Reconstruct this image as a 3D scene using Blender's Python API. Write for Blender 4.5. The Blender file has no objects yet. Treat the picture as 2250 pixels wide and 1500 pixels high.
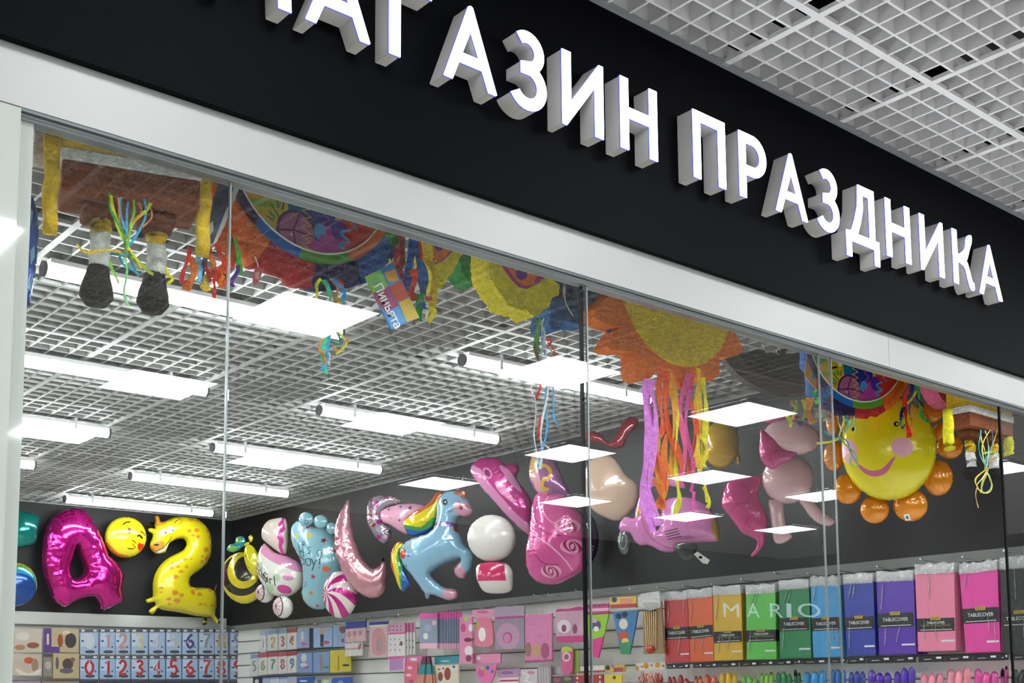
import bpy, math, random
import numpy as np
from mathutils import Vector, Matrix
from mathutils.geometry import delaunay_2d_cdt
R_ = random.Random(7)
SC = bpy.context.scene
COL = SC.collection

# ---------------------------------------------------------------- camera
PP = np.array([1152., 1222.]); FOC = 2640.
_vx = np.array([4250-PP[0], 1495-PP[1], FOC]); _vx /= np.linalg.norm(_vx)
_vy = np.array([-1130-PP[0], 1542-PP[1], FOC]); _vy /= np.linalg.norm(_vy)
_vz = np.array([950-PP[0], -22300-PP[1], FOC]); _vz /= np.linalg.norm(_vz)
_U, _S, _V = np.linalg.svd(np.array([_vx, _vy, _vz]).T)
ROT = _U @ _V                       # world -> camera (x right, y down, z forward)
CAM = np.array([0.0, -2.26, 1.60])
cd = bpy.data.cameras.new('camera'); cam = bpy.data.objects.new('camera', cd); COL.objects.link(cam)
cd.sensor_width = 36.0; cd.lens = FOC/2250*36; cd.shift_x = -27/2250; cd.shift_y = 472/2250
cd.clip_start = 0.05; cd.clip_end = 60
cam.matrix_world = Matrix(((ROT[0][0], -ROT[1][0], -ROT[2][0], CAM[0]),
                           (ROT[0][1], -ROT[1][1], -ROT[2][1], CAM[1]),
                           (ROT[0][2], -ROT[1][2], -ROT[2][2], CAM[2]), (0, 0, 0, 1)))
SC.camera = cam
# ---------------------------------------------------------------- light level
SC.view_settings.view_transform = 'Standard'; SC.view_settings.look = 'None'
SC.view_settings.gamma = 1.0; SC.view_settings.use_curve_mapping = False
SC.view_settings.exposure = 0.80
TUBE_E, PANEL_E, LETTER_E = 21.0, 14.0, 3.0
w = bpy.data.worlds.new('world'); SC.world = w; w.use_nodes = True
w.node_tree.nodes['Background'].inputs[0].default_value = (0.75, 0.8, 0.85, 1)
w.node_tree.nodes['Background'].inputs[1].default_value = 0.25
SC.cycles.use_denoising = True
SC.cycles.max_bounces = 7; SC.cycles.transparent_max_bounces = 24
SC.cycles.diffuse_bounces = 4; SC.cycles.glossy_bounces = 3
SC.cycles.sample_clamp_indirect = 6.0
SC.cycles.caustics_reflective = False; SC.cycles.caustics_refractive = False

def ray(px, py):
    return ROT.T @ np.array([px-PP[0], py-PP[1], FOC])

# ---------------------------------------------------------------- materials
def lin(h):
    h = h.lstrip('#'); c = [int(h[i:i+2], 16)/255 for i in (0, 2, 4)]
    return tuple(x/12.92 if x <= .04045 else ((x+.055)/1.055)**2.4 for x in c)
MATS = {}
def mat(name, col, rough=.5, metal=0., emis=0., coat=0., vary=0., vscale=30., bump=0., bscale=60., ecol=None, spec=.5, sub=0.):
    """procedural principled material; vary = slight colour mottling, bump = surface relief"""
    if name in MATS: return MATS[name]
    m = bpy.data.materials.new(name); m.use_nodes = True; MATS[name] = m
    nt = m.node_tree; b = nt.nodes['Principled BSDF']
    c = lin(col) if isinstance(col, str) else col
    b.inputs['Base Color'].default_value = (*c, 1); m.diffuse_color = (*c, 1)
    b.inputs['Roughness'].default_value = rough; b.inputs['Metallic'].default_value = metal
    b.inputs['Coat Weight'].default_value = coat; b.inputs['Coat Roughness'].default_value = .06
    b.inputs['Specular IOR Level'].default_value = spec
    if emis:
        b.inputs['Emission Color'].default_value = (*(ecol or c), 1); b.inputs['Emission Strength'].default_value = emis
    if vary or bump:
        tc = nt.nodes.new('ShaderNodeTexCoord')
        n = nt.nodes.new('ShaderNodeTexNoise'); n.inputs['Scale'].default_value = vscale; n.inputs['Detail'].default_value = 4
        nt.links.new(tc.outputs['Object'], n.inputs['Vector'])
        if vary:
            r = nt.nodes.new('ShaderNodeValToRGB')
            r.color_ramp.elements[0].position = .3; r.color_ramp.elements[1].position = .7
            r.color_ramp.elements[0].color = (*[x*(1-vary) for x in c], 1)
            r.color_ramp.elements[1].color = (*[min(1, x*(1+vary*.6)) for x in c], 1)
            nt.links.new(n.outputs['Fac'], r.inputs['Fac']); nt.links.new(r.outputs['Color'], b.inputs['Base Color'])
        if bump:
            n2 = nt.nodes.new('ShaderNodeTexNoise'); n2.inputs['Scale'].default_value = bscale; n2.inputs['Detail'].default_value = 3
            nt.links.new(tc.outputs['Object'], n2.inputs['Vector'])
            bp = nt.nodes.new('ShaderNodeBump'); bp.inputs['Strength'].default_value = bump; bp.inputs['Distance'].default_value = .01
            nt.links.new(n2.outputs['Fac'], bp.inputs['Height']); nt.links.new(bp.outputs['Normal'], b.inputs['Normal'])
    return m
def foil(col, metal=.25, rough=.16):
    return mat('foil_%s_%d' % (col.strip('#'), int(metal*100)), col, rough, metal, coat=.5, bump=.12, bscale=22)
def paper(col):
    return mat('paper_%s' % col.strip('#'), col, .55, vary=.05, vscale=40)
def gloss(col):
    return mat('gloss_%s' % col.strip('#'), col, .3, coat=.25)
def crepe(col):
    return mat('crepe_%s' % col.strip('#'), tuple(min(.85, x*1.7+.004) for x in lin(col)), .85, vary=.22, vscale=60, bump=.9, bscale=130, spec=.2)
def clear(name, tint, f0=.04, haze=0., hazecol=(.8, .85, .85), bump=0., bscale=40., gain=1.):
    """thin clear pane / film: straight-through transparency with angle-dependent mirror reflection"""
    if name in MATS: return MATS[name]
    m = bpy.data.materials.new(name); m.use_nodes = True; MATS[name] = m
    nt = m.node_tree; nt.nodes.clear(); N = nt.nodes.new; Lk = nt.links.new
    out = N('ShaderNodeOutputMaterial'); tr = N('ShaderNodeBsdfTransparent'); gl = N('ShaderNodeBsdfGlossy')
    tr.inputs[0].default_value = (*tint, 1); gl.inputs['Roughness'].default_value = .0 if not bump else .08
    geo = N('ShaderNodeNewGeometry'); dot = N('ShaderNodeVectorMath'); dot.operation = 'DOT_PRODUCT'
    Lk(geo.outputs['Incoming'], dot.inputs[0])
    ab = N('ShaderNodeMath'); ab.operation = 'ABSOLUTE'; Lk(dot.outputs['Value'], ab.inputs[0])
    s = N('ShaderNodeMath'); s.operation = 'SUBTRACT'; s.inputs[0].default_value = 1; s.use_clamp = True; Lk(ab.outputs[0], s.inputs[1])
    p = N('ShaderNodeMath'); p.operation = 'POWER'; p.inputs[1].default_value = 5; Lk(s.outputs[0], p.inputs[0])
    q = N('ShaderNodeMath'); q.operation = 'MULTIPLY_ADD'; q.inputs[1].default_value = (1-f0)*gain; q.inputs[2].default_value = f0*gain; Lk(p.outputs[0], q.inputs[0])
    if bump:
        tc = N('ShaderNodeTexCoord'); n2 = N('ShaderNodeTexNoise'); n2.inputs['Scale'].default_value = bscale; n2.inputs['Distortion'].default_value = 1.5
        Lk(tc.outputs['Object'], n2.inputs['Vector']); bp = N('ShaderNodeBump'); bp.inputs['Strength'].default_value = bump; bp.inputs['Distance'].default_value = .01
        Lk(n2.outputs['Fac'], bp.inputs['Height']); Lk(bp.outputs['Normal'], gl.inputs['Normal']); Lk(bp.outputs['Normal'], dot.inputs[1])
    else: Lk(geo.outputs['Normal'], dot.inputs[1])
    mx = N('ShaderNodeMixShader'); Lk(q.outputs[0], mx.inputs[0]); Lk(tr.outputs[0], mx.inputs[1]); Lk(gl.outputs[0], mx.inputs[2])
    last = mx
    if haze:
        df = N('ShaderNodeBsdfDiffuse'); df.inputs[0].default_value = (*hazecol, 1)
        m2 = N('ShaderNodeMixShader'); m2.inputs[0].default_value = haze; Lk(mx.outputs[0], m2.inputs[1]); Lk(df.outputs[0], m2.inputs[2]); last = m2
    Lk(last.outputs[0], out.inputs[0]); return m

# ---------------------------------------------------------------- mesh helpers
def obj(name, me, parent=None, mats=None, loc=None, kind=None):
    o = bpy.data.objects.new(name, me); COL.objects.link(o)
    if mats:
        for m in mats: me.materials.append(m)
    if parent is not None: o.parent = parent
    if loc is not None: o.location = loc
    if kind: o['kind'] = kind
    return o
def tag(o, label=None, cat=None, group=None, kind=None):
    if label: o['label'] = label
    if cat: o['category'] = cat
    if group: o['group'] = group
    if kind: o['kind'] = kind
    return o
def empty(name, loc=(0, 0, 0), label=None, cat=None, group=None, matrix=None):
    o = bpy.data.objects.new(name, None); COL.objects.link(o); o.empty_display_size = .05
    if matrix is not None: o.matrix_world = matrix
    else: o.location = loc
    return tag(o, label, cat, group)
class MB:
    def __init__(s): s.v = []; s.f = []; s.m = []
    def add(s, vs, fs, mi=0):
        b = len(s.v); s.v += [tuple(v) for v in vs]; s.f += [tuple(b+i for i in f) for f in fs]; s.m += [mi]*len(fs)
    def box(s, x0, x1, y0, y1, z0, z1, mi=0):
        s.add([(x0,y0,z0),(x1,y0,z0),(x1,y1,z0),(x0,y1,z0),(x0,y0,z1),(x1,y0,z1),(x1,y1,z1),(x0,y1,z1)],
              [(3,2,1,0),(4,5,6,7),(0,1,5,4),(1,2,6,5),(2,3,7,6),(3,0,4,7)], mi)
    def tube(s, pts, r, n=8, mi=0, cap=True):
        pts = [Vector(p) for p in pts]; rings = []
        rr = r if isinstance(r, (list, tuple)) else [r]*len(pts)
        up = Vector((0.13, .2, 1)).normalized()
        for i, p in enumerate(pts):
            t = (pts[min(i+1, len(pts)-1)]-pts[max(i-1, 0)]).normalized()
            a = t.cross(up)
            if a.length < .05: a = t.cross(Vector((1, 0, 0)))
            a.normalize(); b = t.cross(a)
            rings.append([p+(a*math.cos(2*math.pi*k/n)+b*math.sin(2*math.pi*k/n))*rr[i] for k in range(n)])
        fs = [(i*n+k, i*n+(k+1) % n, (i+1)*n+(k+1) % n, (i+1)*n+k) for i in range(len(pts)-1) for k in range(n)]
        if cap: fs += [tuple(range(n))[::-1], tuple((len(pts)-1)*n+k for k in range(n))]
        s.add([v for r_ in rings for v in r_], fs, mi)
    def mesh(s, name, smooth=False):
        me = bpy.data.meshes.new(name); me.from_pydata(s.v, [], s.f)
        me.polygons.foreach_set('material_index', s.m)
        if smooth: me.polygons.foreach_set('use_smooth', [True]*len(s.f))
        me.update(); return me
    def build(s, name, mats, parent=None, smooth=False, kind=None, loc=None):
        if not isinstance(mats, (list, tuple)): mats = [mats]
        return obj(name, s.mesh(name, smooth), parent, mats, loc, kind)
def bevel(o, w_=.004, seg=2):
    m = o.modifiers.new('bevel', 'BEVEL'); m.width = w_; m.segments = seg; m.limit_method = 'ANGLE'; return o
def struct(name, mb, m, smooth=False):
    return mb.build(name, m, kind='structure', smooth=smooth)

# ---------------------------------------------------------------- outline helpers (2-D)
def smooth(pts, n=6, closed=True):
    """Catmull-Rom through the points"""
    P = [np.array(p, float) for p in pts]; N = len(P); out = []
    rng = range(N) if closed else range(N-1)
    for i in rng:
        if closed: a, b, c, d = P[i-1], P[i], P[(i+1) % N], P[(i+2) % N]
        else: a, b, c, d = P[max(i-1, 0)], P[i], P[i+1], P[min(i+2, N-1)]
        for k in range(n):
            t = k/n
            out.append(tuple(.5*((2*b)+(c-a)*t+(2*a-5*b+4*c-d)*t*t+(3*b-a-3*c+d)*t**3)))
    if not closed: out.append(tuple(P[-1]))
    return out
def ell(cx, cy, rx, ry=None, a=0, n=28, a0=0, a1=360):
    ry = rx if ry is None else ry; ca, sa = math.cos(math.radians(a)), math.sin(math.radians(a)); out = []
    full = abs(a1-a0) >= 360
    for k in range(n if full else n+1):
        t = math.radians(a0+(a1-a0)*k/n); x, y = rx*math.cos(t), ry*math.sin(t)
        out.append((cx+x*ca-y*sa, cy+x*sa+y*ca))
    return out
def stroke(pts, wd, sm=0):
    """polyline of constant (or per-point) width -> closed polygon"""
    if sm: pts = smooth(pts, sm, False)
    P = [np.array(p, float) for p in pts]; n = len(P); L, Rr = [], []
    for i in range(n):
        t = P[min(i+1, n-1)]-P[max(i-1, 0)]; t = t/(np.linalg.norm(t)+1e-9); nn = np.array([-t[1], t[0]])
        ww = (wd[i*len(wd)//n] if isinstance(wd, (list, tuple)) else wd)/2
        L.append(tuple(P[i]+nn*ww)); Rr.append(tuple(P[i]-nn*ww))
    return L+Rr[::-1]
def star(cx, cy, r, n=5, a=0, k=.42):
    return [(cx+(r if i % 2 == 0 else r*k)*math.sin(math.radians(a)+math.pi*i/n), cy-(r if i % 2 == 0 else r*k)*math.cos(math.radians(a)+math.pi*i/n)) for i in range(2*n)]
def inside(q, poly):
    """vectorised even-odd point in polygon"""
    q = np.asarray(q, float); x, y = q[:, 0], q[:, 1]; r = np.zeros(len(q), bool); P = np.asarray(poly, float)
    for i in range(len(P)):
        x1, y1 = P[i-1]; x2, y2 = P[i]
        if y1 == y2: continue
        c = ((y1 > y) != (y2 > y)) & (x < (x2-x1)*(y-y1)/(y2-y1)+x1); r ^= c
    return r
def resample(poly, step, closed=True):
    P = [np.array(p, float) for p in poly]; out = []
    m = len(P) if closed else len(P)-1
    for i in range(m):
        a, b = P[i], P[(i+1) % len(P)]; L = np.linalg.norm(b-a); k = max(1, int(round(L/step)))
        out += [tuple(a+(b-a)*j/k) for j in range(k)]
    if not closed: out.append(tuple(P[-1]))
    return out

class Plane:
    """upright plane through world point p; yaw = heading of the outward normal, degrees (−90 faces the window, 180 faces the left)"""
    def __init__(s, p, yaw, tilt=0):
        s.p = np.array(p, float); a = math.radians(yaw); s.n = np.array([math.cos(a), math.sin(a), 0.])
        s.u = np.array([-math.sin(a), math.cos(a), 0.]); s.v = np.array([0, 0, 1.])
        if tilt:
            t = math.radians(tilt); n0 = s.n.copy(); s.n = n0*math.cos(t)+s.v*math.sin(t); s.v = s.v*math.cos(t)-n0*math.sin(t)
    def hit(s, px, py):
        r = ray(px, py); t = np.dot(s.p-CAM, s.n)/np.dot(r, s.n); q = CAM+r*t-s.p; return (float(q@s.u), float(q@s.v))
    def at(s, uv): return s.p+s.u*uv[0]+s.v*uv[1]
    def matrix(s, c):
        o = s.at(c); return Matrix(((s.u[0], s.v[0], s.n[0], o[0]), (s.u[1], s.v[1], s.n[1], o[1]), (s.u[2], s.v[2], s.n[2], o[2]), (0, 0, 0, 1)))
def RW(x=4.6, yaw=180): return Plane((x, 3, 2.5), yaw)
def PT(px, py, x=None, y=None, z=None):
    r = ray(px, py); ax, val = (0, x) if x is not None else ((1, y) if y is not None else (2, z))
    return CAM+r*((val-CAM[ax])/r[ax])
def plane_through(px, py, x=None, y=None, yaw=180, tilt=0): return Plane(PT(px, py, x=x, y=y), yaw, tilt)

def art(outline, regions=(), holes=(), step=None, mode='slab', h=.01, k=.6, back=.6, wrinkle=.0, conv=None, center=None):
    """build one mesh from a 2-D outline with printed colour regions; slab or inflated foil.
    returns (mesh, center)"""
    cv = conv or (lambda p: p)
    O = [cv(p) for p in outline]; H = [[cv(p) for p in hh] for hh in holes]; G = [([cv(p) for p in g], mi) for g, mi in regions]
    A = np.array(O); lo, hi = A.min(0), A.max(0); c = (lo+hi)/2 if center is None else np.array(center)
    size = max(hi-lo); step = step or size/(44 if mode == 'foil' else 8)
    O = [tuple(np.array(p)-c) for p in O]; H = [[tuple(np.array(p)-c) for p in hh] for hh in H]; G = [([tuple(np.array(p)-c) for p in g], mi) for g, mi in G]
    lo = lo-c; hi = hi-c
    rs = (lambda P: resample(P, step)) if mode == 'foil' else (lambda P: P)
    if mode == 'foil' and wrinkle >= .09:
        O = resample(O, step*1.35); n_ = len(O); cc = []
        for i in range(n_):
            a, b = np.array(O[i-1]), np.array(O[(i+1) % n_]); t = (b-a)/(np.linalg.norm(b-a)+1e-9); sg = 1 if sum(O[j-1][0]*O[j][1]-O[j][0]*O[j-1][1] for j in range(n_)) > 0 else -1
            cc.append(tuple(np.array(O[i])+np.array([-t[1], t[0]])*sg*(step*.20*((i % 2)+.5*math.sin(i*1.7)))))
        O = cc
    Or = rs(O); Hr = [rs(x) for x in H]; Gr = [(rs(g), mi) for g, mi in G]
    pts = []; edges = []
    def addloop(L):
        b = len(pts); pts.extend(L); edges.extend((b+i, b+(i+1) % len(L)) for i in range(len(L)))
    addloop(Or)
    for x in Hr: addloop(x)
    for g, _ in Gr: addloop(g)
    if mode == 'foil':
        gx, gy = np.meshgrid(np.arange(lo[0], hi[0], step), np.arange(lo[1], hi[1], step)); q = np.c_[gx.ravel(), gy.ravel()]
        q += np.array([[(i*7919 % 13)/13-.5, (i*104729 % 17)/17-.5] for i in range(len(q))])*step*.25
        ok = inside(q, O)
        for x in H: ok &= ~inside(q, x)
        bp = np.array(Or+[p for x in Hr for p in x]); q = q[ok]
        if len(q): q = q[np.sqrt(((q[:, None]-bp[None])**2).sum(2)).min(1) > step*.55]
        pts.extend(map(tuple, q))
    vs, es, fs, *_ = delaunay_2d_cdt([Vector(p) for p in pts], edges, [], 0, 1e-6)
    V = np.array([[v.x, v.y] for v in vs]); F = [list(f) for f in fs]
    cen = np.array([V[f].mean(0) for f in F]); ok = inside(cen, O)
    for x in H: ok &= ~inside(cen, x)
    F = [f for f, o_ in zip(F, ok) if o_]; cen = cen[ok]; M = np.zeros(len(F), int)
    for g, mi in G: M[inside(cen, g)] = mi
    # orientation ccw
    for f in F:
        a, b, d = V[f[0]], V[f[1]], V[f[2]]
        if (b[0]-a[0])*(d[1]-a[1])-(b[1]-a[1])*(d[0]-a[0]) < 0: f.reverse()
    used = sorted({i for f in F for i in f}); mp = {o_: n_ for n_, o_ in enumerate(used)}; V = V[used]; F = [[mp[i] for i in f] for f in F]
    ec = {}
    for f in F:
        for i in range(len(f)):
            e = (f[i], f[(i+1) % len(f)]); ec[e] = 1
    bnd = [e for e in ec if (e[1], e[0]) not in ec]; bset = {i for e in bnd for i in e}
    n = len(V)
    if mode == 'foil':
        NG = 84; cell = size/(NG-4); nx = int((hi[0]-lo[0])/cell)+5; ny = int((hi[1]-lo[1])/cell)+5
        X, Y = np.meshgrid(lo[0]+(np.arange(nx)-2)*cell, lo[1]+(np.arange(ny)-2)*cell); q = np.c_[X.ravel(), Y.ravel()]
        mk = inside(q, O)
        for x in H: mk &= ~inside(q, x)
        mk = mk.reshape(X.shape); ph = np.zeros(X.shape); par = (np.add.outer(np.arange(ny), np.arange(nx)) % 2)
        for it in range(260):
            for pr_ in (0, 1):
                s_ = np.zeros_like(ph); s_[1:-1, 1:-1] = (ph[:-2, 1:-1]+ph[2:, 1:-1]+ph[1:-1, :-2]+ph[1:-1, 2:]+cell*cell)/4
                sel = mk & (par == pr_); ph[sel] += 1.9*(s_[sel]-ph[sel])
        fx = (V[:, 0]-lo[0])/cell+2; fy = (V[:, 1]-lo[1])/cell+2; ix = np.clip(fx.astype(int), 0, nx-2); iy = np.clip(fy.astype(int), 0, ny-2)
        tx, ty = fx-ix, fy-iy
        val = ph[iy, ix]*(1-tx)*(1-ty)+ph[iy, ix+1]*tx*(1-ty)+ph[iy+1, ix]*(1-tx)*ty+ph[iy+1, ix+1]*tx*ty
        z = k*np.sqrt(np.maximum(4*val, 0))*.8
        if wrinkle:
            bp = np.array(Or+[p for x in Hr for p in x]); D = np.sqrt(((V[:, None]-bp[None])**2).sum(2)); j = D.argmin(1); d = D.min(1)
            z = z*(1+wrinkle*np.sin(j*2*math.pi/2.7+j*j*.03)*np.exp(-d/(size*.07)))
        for i in bset: z[i] = 0
        top = [(V[i, 0], V[i, 1], z[i]) for i in range(n)]
        inner = [i for i in range(n) if i not in bset]; bm = {i: n+j for j, i in enumerate(inner)}
        bot = [(V[i, 0], V[i, 1], -z[i]*back) for i in inner]
        fb = [[bm.get(i, i) for i in reversed(f)] for f in F]
        vv = top+bot; ff = F+fb; mm = list(M)+list(M)
    else:
        vv = [(x, y, h) for x, y in V]+[(x, y, 0) for x, y in V]
        ff = F+[[i+n for i in reversed(f)] for f in F]+[[a+n, b+n, b, a] for a, b in bnd]
        mm = list(M)+[0]*len(F)+[0]*len(bnd)
        # side faces take the colour of the face they border
        own = {}
        for f, m_ in zip(F, M):
            for i in range(len(f)): own[(f[i], f[(i+1) % len(f)])] = m_
        for j, e in enumerate(bnd): mm[2*len(F)+j] = own[e]
    me = bpy.data.meshes.new('art'); me.from_pydata(vv, [], [tuple(f) for f in ff]); me.polygons.foreach_set('material_index', [int(x) for x in mm])
    if mode == 'foil': me.polygons.foreach_set('use_smooth', [True]*len(ff))
    me.update(); return me, tuple(c)

def item(name, plane, outline, mats, regions=(), parent=None, root=None, **kw):
    """art on a plane, outline in photo pixels. parent = Empty it belongs to (already placed)"""
    me, c = art(outline, regions, conv=lambda p: plane.hit(*p), **kw); me.name = name
    o = obj(name, me, None, mats); mw = plane.matrix(c)
    if parent is not None:
        o.parent = parent; o.matrix_local = parent.matrix_world.inverted() @ mw
    else: o.matrix_world = mw
    return o
def node(name, plane, px, py, label, cat, group=None):
    e = empty(name, label=label, cat=cat, group=group); e.matrix_world = plane.matrix(plane.hit(px, py)); return e

_tc = {}
def text_polys(body, bold=0.0):
    """glyph outlines of built-in font as a mesh (verts, faces), height of capitals = 1"""
    if (body, bold) in _tc: return _tc[(body, bold)]
    cu = bpy.data.curves.new('t', 'FONT'); cu.body = body; cu.size = 1.0; cu.resolution_u = 4; cu.offset = bold
    o = bpy.data.objects.new('t', cu); COL.objects.link(o); bpy.context.view_layer.update()
    me = bpy.data.meshes.new_from_object(o.evaluated_get(bpy.context.evaluated_depsgraph_get()))
    v = np.array([tuple(x.co)[:2] for x in me.vertices]) if len(me.vertices) else np.zeros((1, 2)); f = [tuple(p.vertices) for p in me.polygons]
    bpy.data.objects.remove(o); bpy.data.curves.remove(cu); bpy.data.meshes.remove(me)
    v = v-v.min(0); _tc[(body, bold)] = (v, f); return v, f
def text_into(mb, body, x, y, wd, ht, z, mi, rot=0, bold=0.):
    """write body into a rectangle centred on x,y (local units)"""
    v, f = text_polys(body, bold); s = v.max(0)+1e-9; q = (v/s-.5)*np.array([wd, ht])
    a = math.radians(rot); q = np.c_[q[:, 0]*math.cos(a)-q[:, 1]*math.sin(a), q[:, 0]*math.sin(a)+q[:, 1]*math.cos(a)]+np.array([x, y])
    mb.add([(p[0], p[1], z) for p in q], f, mi)
# ================================================================= the setting
white_wall = mat('white_wall', '#d9dad6', .6, vary=.03, vscale=6)
black_wall = mat('black_wall', '#0a0b0c', .55, vary=.12, vscale=5)
fascia_m = mat('fascia_black', '#050609', .6, vary=.06, vscale=60, spec=.05)
band_m = mat('band_white', '#a6a7a4', .4, vary=.02, vscale=12)
alu = mat('aluminium', '#8b9192', .35, .6)
alu_dk = mat('aluminium_dark', '#4c5252', .4, .5)
rail_m = mat('rail_grey', '#7d7f7c', .5, .1)
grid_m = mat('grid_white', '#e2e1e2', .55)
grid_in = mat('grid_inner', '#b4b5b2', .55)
plenum = mat('plenum_dark', '#33312f', .9)
floor_m = mat('floor_tile', '#dcdad5', .3, vary=.05, vscale=3)
slat_w = mat('slatwall_white', '#e8e8e2', .5)
ZI, ZO = 3.10, 3.522        # inner and mall ceiling heights

m = MB(); m.box(-4.2, 16, -9.2, 7.5, -.1, 0); struct('floor', m, floor_m)
m = MB(); m.box(-4.0, 4.8, 7.22, 7.36, 0, 2.19, 1); m.box(-4.0, 4.8, 7.22, 7.36, 2.19, 3.5, 0)
struct('wall_back', m, [black_wall, white_wall])
m = MB(); m.box(4.8, 4.92, .12, 7.36, 2.14, 3.5, 0); m.box(4.8, 4.92, .12, 7.36, 0, 2.14, 1)
z = 2.14
while z > .2:
    z -= .1; m.box(4.795, 4.8005, .12, 7.22, z, z+.006, 2)
struct('wall_right', m, [black_wall, slat_w, mat('slat_groove', '#55564f', .6)])
m = MB(); m.box(-4.1, -4.0, .12, 7.36, 0, 3.5); struct('wall_left', m, white_wall)
m = MB(); m.box(4.765, 4.8, .13, 7.2, 2.138, 2.181); struct('trim_1', m, rail_m)
m = MB(); m.box(-3.9, 4.74, 7.16, 7.22, 2.15, 2.245); struct('trim_2', m, mat('shelf_white', '#d4d5d0', .5))
m = MB(); m.box(-4.1, 4.95, .12, 7.36, 3.5, 3.6); struct('ceiling', m, plenum)
m = MB(); m.box(-4.2, 16, -9.2, 0.12, 4.05, 4.15); struct('ceiling_mall', m, plenum)
m = MB(); m.box(-4.2, 16, -9.2, -9.0, 0, 4.1); struct('wall_front', m, mat('far_shop', '#3a3b3c', .6))
m = MB(); m.box(-4.3, -4.2, -9.2, 0.0, 0, 4.1); m.box(16, 16.1, -9.2, 7.5, 0, 4.1); struct('wall_mall_ends', m, mat('end_wall', '#6a6a66', .6))
# facade: black fascia, white band, jambs
m = MB(); m.box(-4.2, 16, 0.0, .12, 2.842, 4.05); struct('wall_fascia', m, fascia_m)
m = MB(); m.box(-4.2, 3.655, .022, .060, 2.7215, 2.842); m.box(3.657, 16, .022, .060, 2.7215, 2.842); m.box(-4.2, 16, .026, .056, 2.725, 2.841)
struct('trim_3', m, band_m)
m = MB(); m.box(-4.2, 16, -.012, 0.0, ZO-.014, ZO+.004); struct('trim_4', m, mat('trim_alu', '#a9aeb4', .4, .3))
m = MB(); m.box(-4.2, .70, .018, .10, 0, 2.717); m.box(.70, .733, .045, .10, 0, 2.7115)
struct('wall_jamb', m, mat('jamb_gloss', '#b4b9b2', .04, coat=.5))
m = MB(); m.box(4.95, 16, .018, .10, 0, 2.717); struct('wall_facade_right', m, white_wall)

# header rails that carry the glass panes
t = empty('sliding_rail', (0.70, .04, 2.712), 'grey aluminium double sliding rail running under the white band above the glass', 'rail')
def prt(name, m, mats, parent, **k):
    o = m.build(name, mats, parent, **k); o.matrix_parent_inverse = parent.matrix_world.inverted() if False else Matrix.Translation(-Vector(parent.location)); return o
m = MB(); m.box(.70, 4.95, .0235, .034, 2.7145, 2.724); prt('rail_front', m, alu_dk, t)
m = MB(); m.box(.70, 4.95, .034, .040, 2.7125, 2.724); prt('rail_lip', m, mat('alu_bright', '#c3c9c9', .3, .5), t)
m = MB(); m.box(.70, 4.95, .040, .067, 2.7055, 2.724); prt('rail_back', m, alu, t)
m = MB(); m.box(.70, 4.95, .067, .073, 2.7075, 2.728); prt('rail_channel', m, mat('alu_bright', '#c3c9c9', .3, .5), t)

# glass panes
gl = clear('shop_glass', (.965, .98, .975), f0=.045, gain=1.25)
edge_l = mat('glass_edge_bright', '#8b9292', .25, .4); edge_d = mat('glass_edge_dark', '#060808', .6, spec=.1)
panes = [(.733, 1.152, .046, (None, 'l')), (1.156, 2.216, .046, (None, 'l')), (2.203, 3.280, .058, ('d', None)), (3.275, 3.345, .046, ('l', 'l')), (4.462, 4.79, .046, ('d', None))]
for i, (x0, x1, y, (e0, e1)) in enumerate(panes):
    m = MB(); m.box(x0, x1, y, y+.006, 0.02, 2.706)
    o = m.build('window_%d' % (i+1), gl, kind='structure')
    for e, x in ((e0, x0), (e1, x1)):
        if e:
            m = MB(); wd = .010 if e == 'd' else (.0035 if x < 3 else .0018)
            m.box(x-.001 if x == x0 else x-wd+.001, x+wd-.001 if x == x0 else x+.001, y-.0006, y+.0066, .02, 2.7058)
            m.build('glass_edge', edge_l if e == 'l' else edge_d, o)

# open-cell ceilings
def cellgrid(name, x0, x1, y0, y1, z, ox, oy, m_, h=.042, b=.0085):
    m = MB(); c = .6/7
    k0 = int(math.floor((x0-ox)/c)); k = k0
    while ox+k*c < x1:
        x = ox+k*c
        if x > x0+.01:
            if k % 7 == 0: m.box(x-.012, x+.012, y0, y1, z-.001, z+.012)
            else: m.box(x-b/2, x+b/2, y0, y1, z, z+h)
        k += 1
    k = int(math.floor((y0-oy)/c))
    while oy+k*c < y1:
        y = oy+k*c
        if y > y0+.01:
            if k % 7 == 0: m.box(x0, x1, y-.012, y+.012, z-.0012, z+.0118)
            else: m.box(x0, x1, y-b/2, y+b/2, z+.0003, z+h-.0003)
        k += 1
    return m
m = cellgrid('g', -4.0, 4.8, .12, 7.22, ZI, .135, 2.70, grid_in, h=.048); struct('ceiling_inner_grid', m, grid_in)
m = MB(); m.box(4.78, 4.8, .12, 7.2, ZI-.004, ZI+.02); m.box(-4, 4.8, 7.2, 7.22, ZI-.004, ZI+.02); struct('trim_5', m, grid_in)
m = cellgrid('g', -4.2, 14.5, -8.5, 0.0, ZO, 2.775, -.346, grid_m, h=.062); struct('ceiling_mall_grid', m, grid_m)

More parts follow.
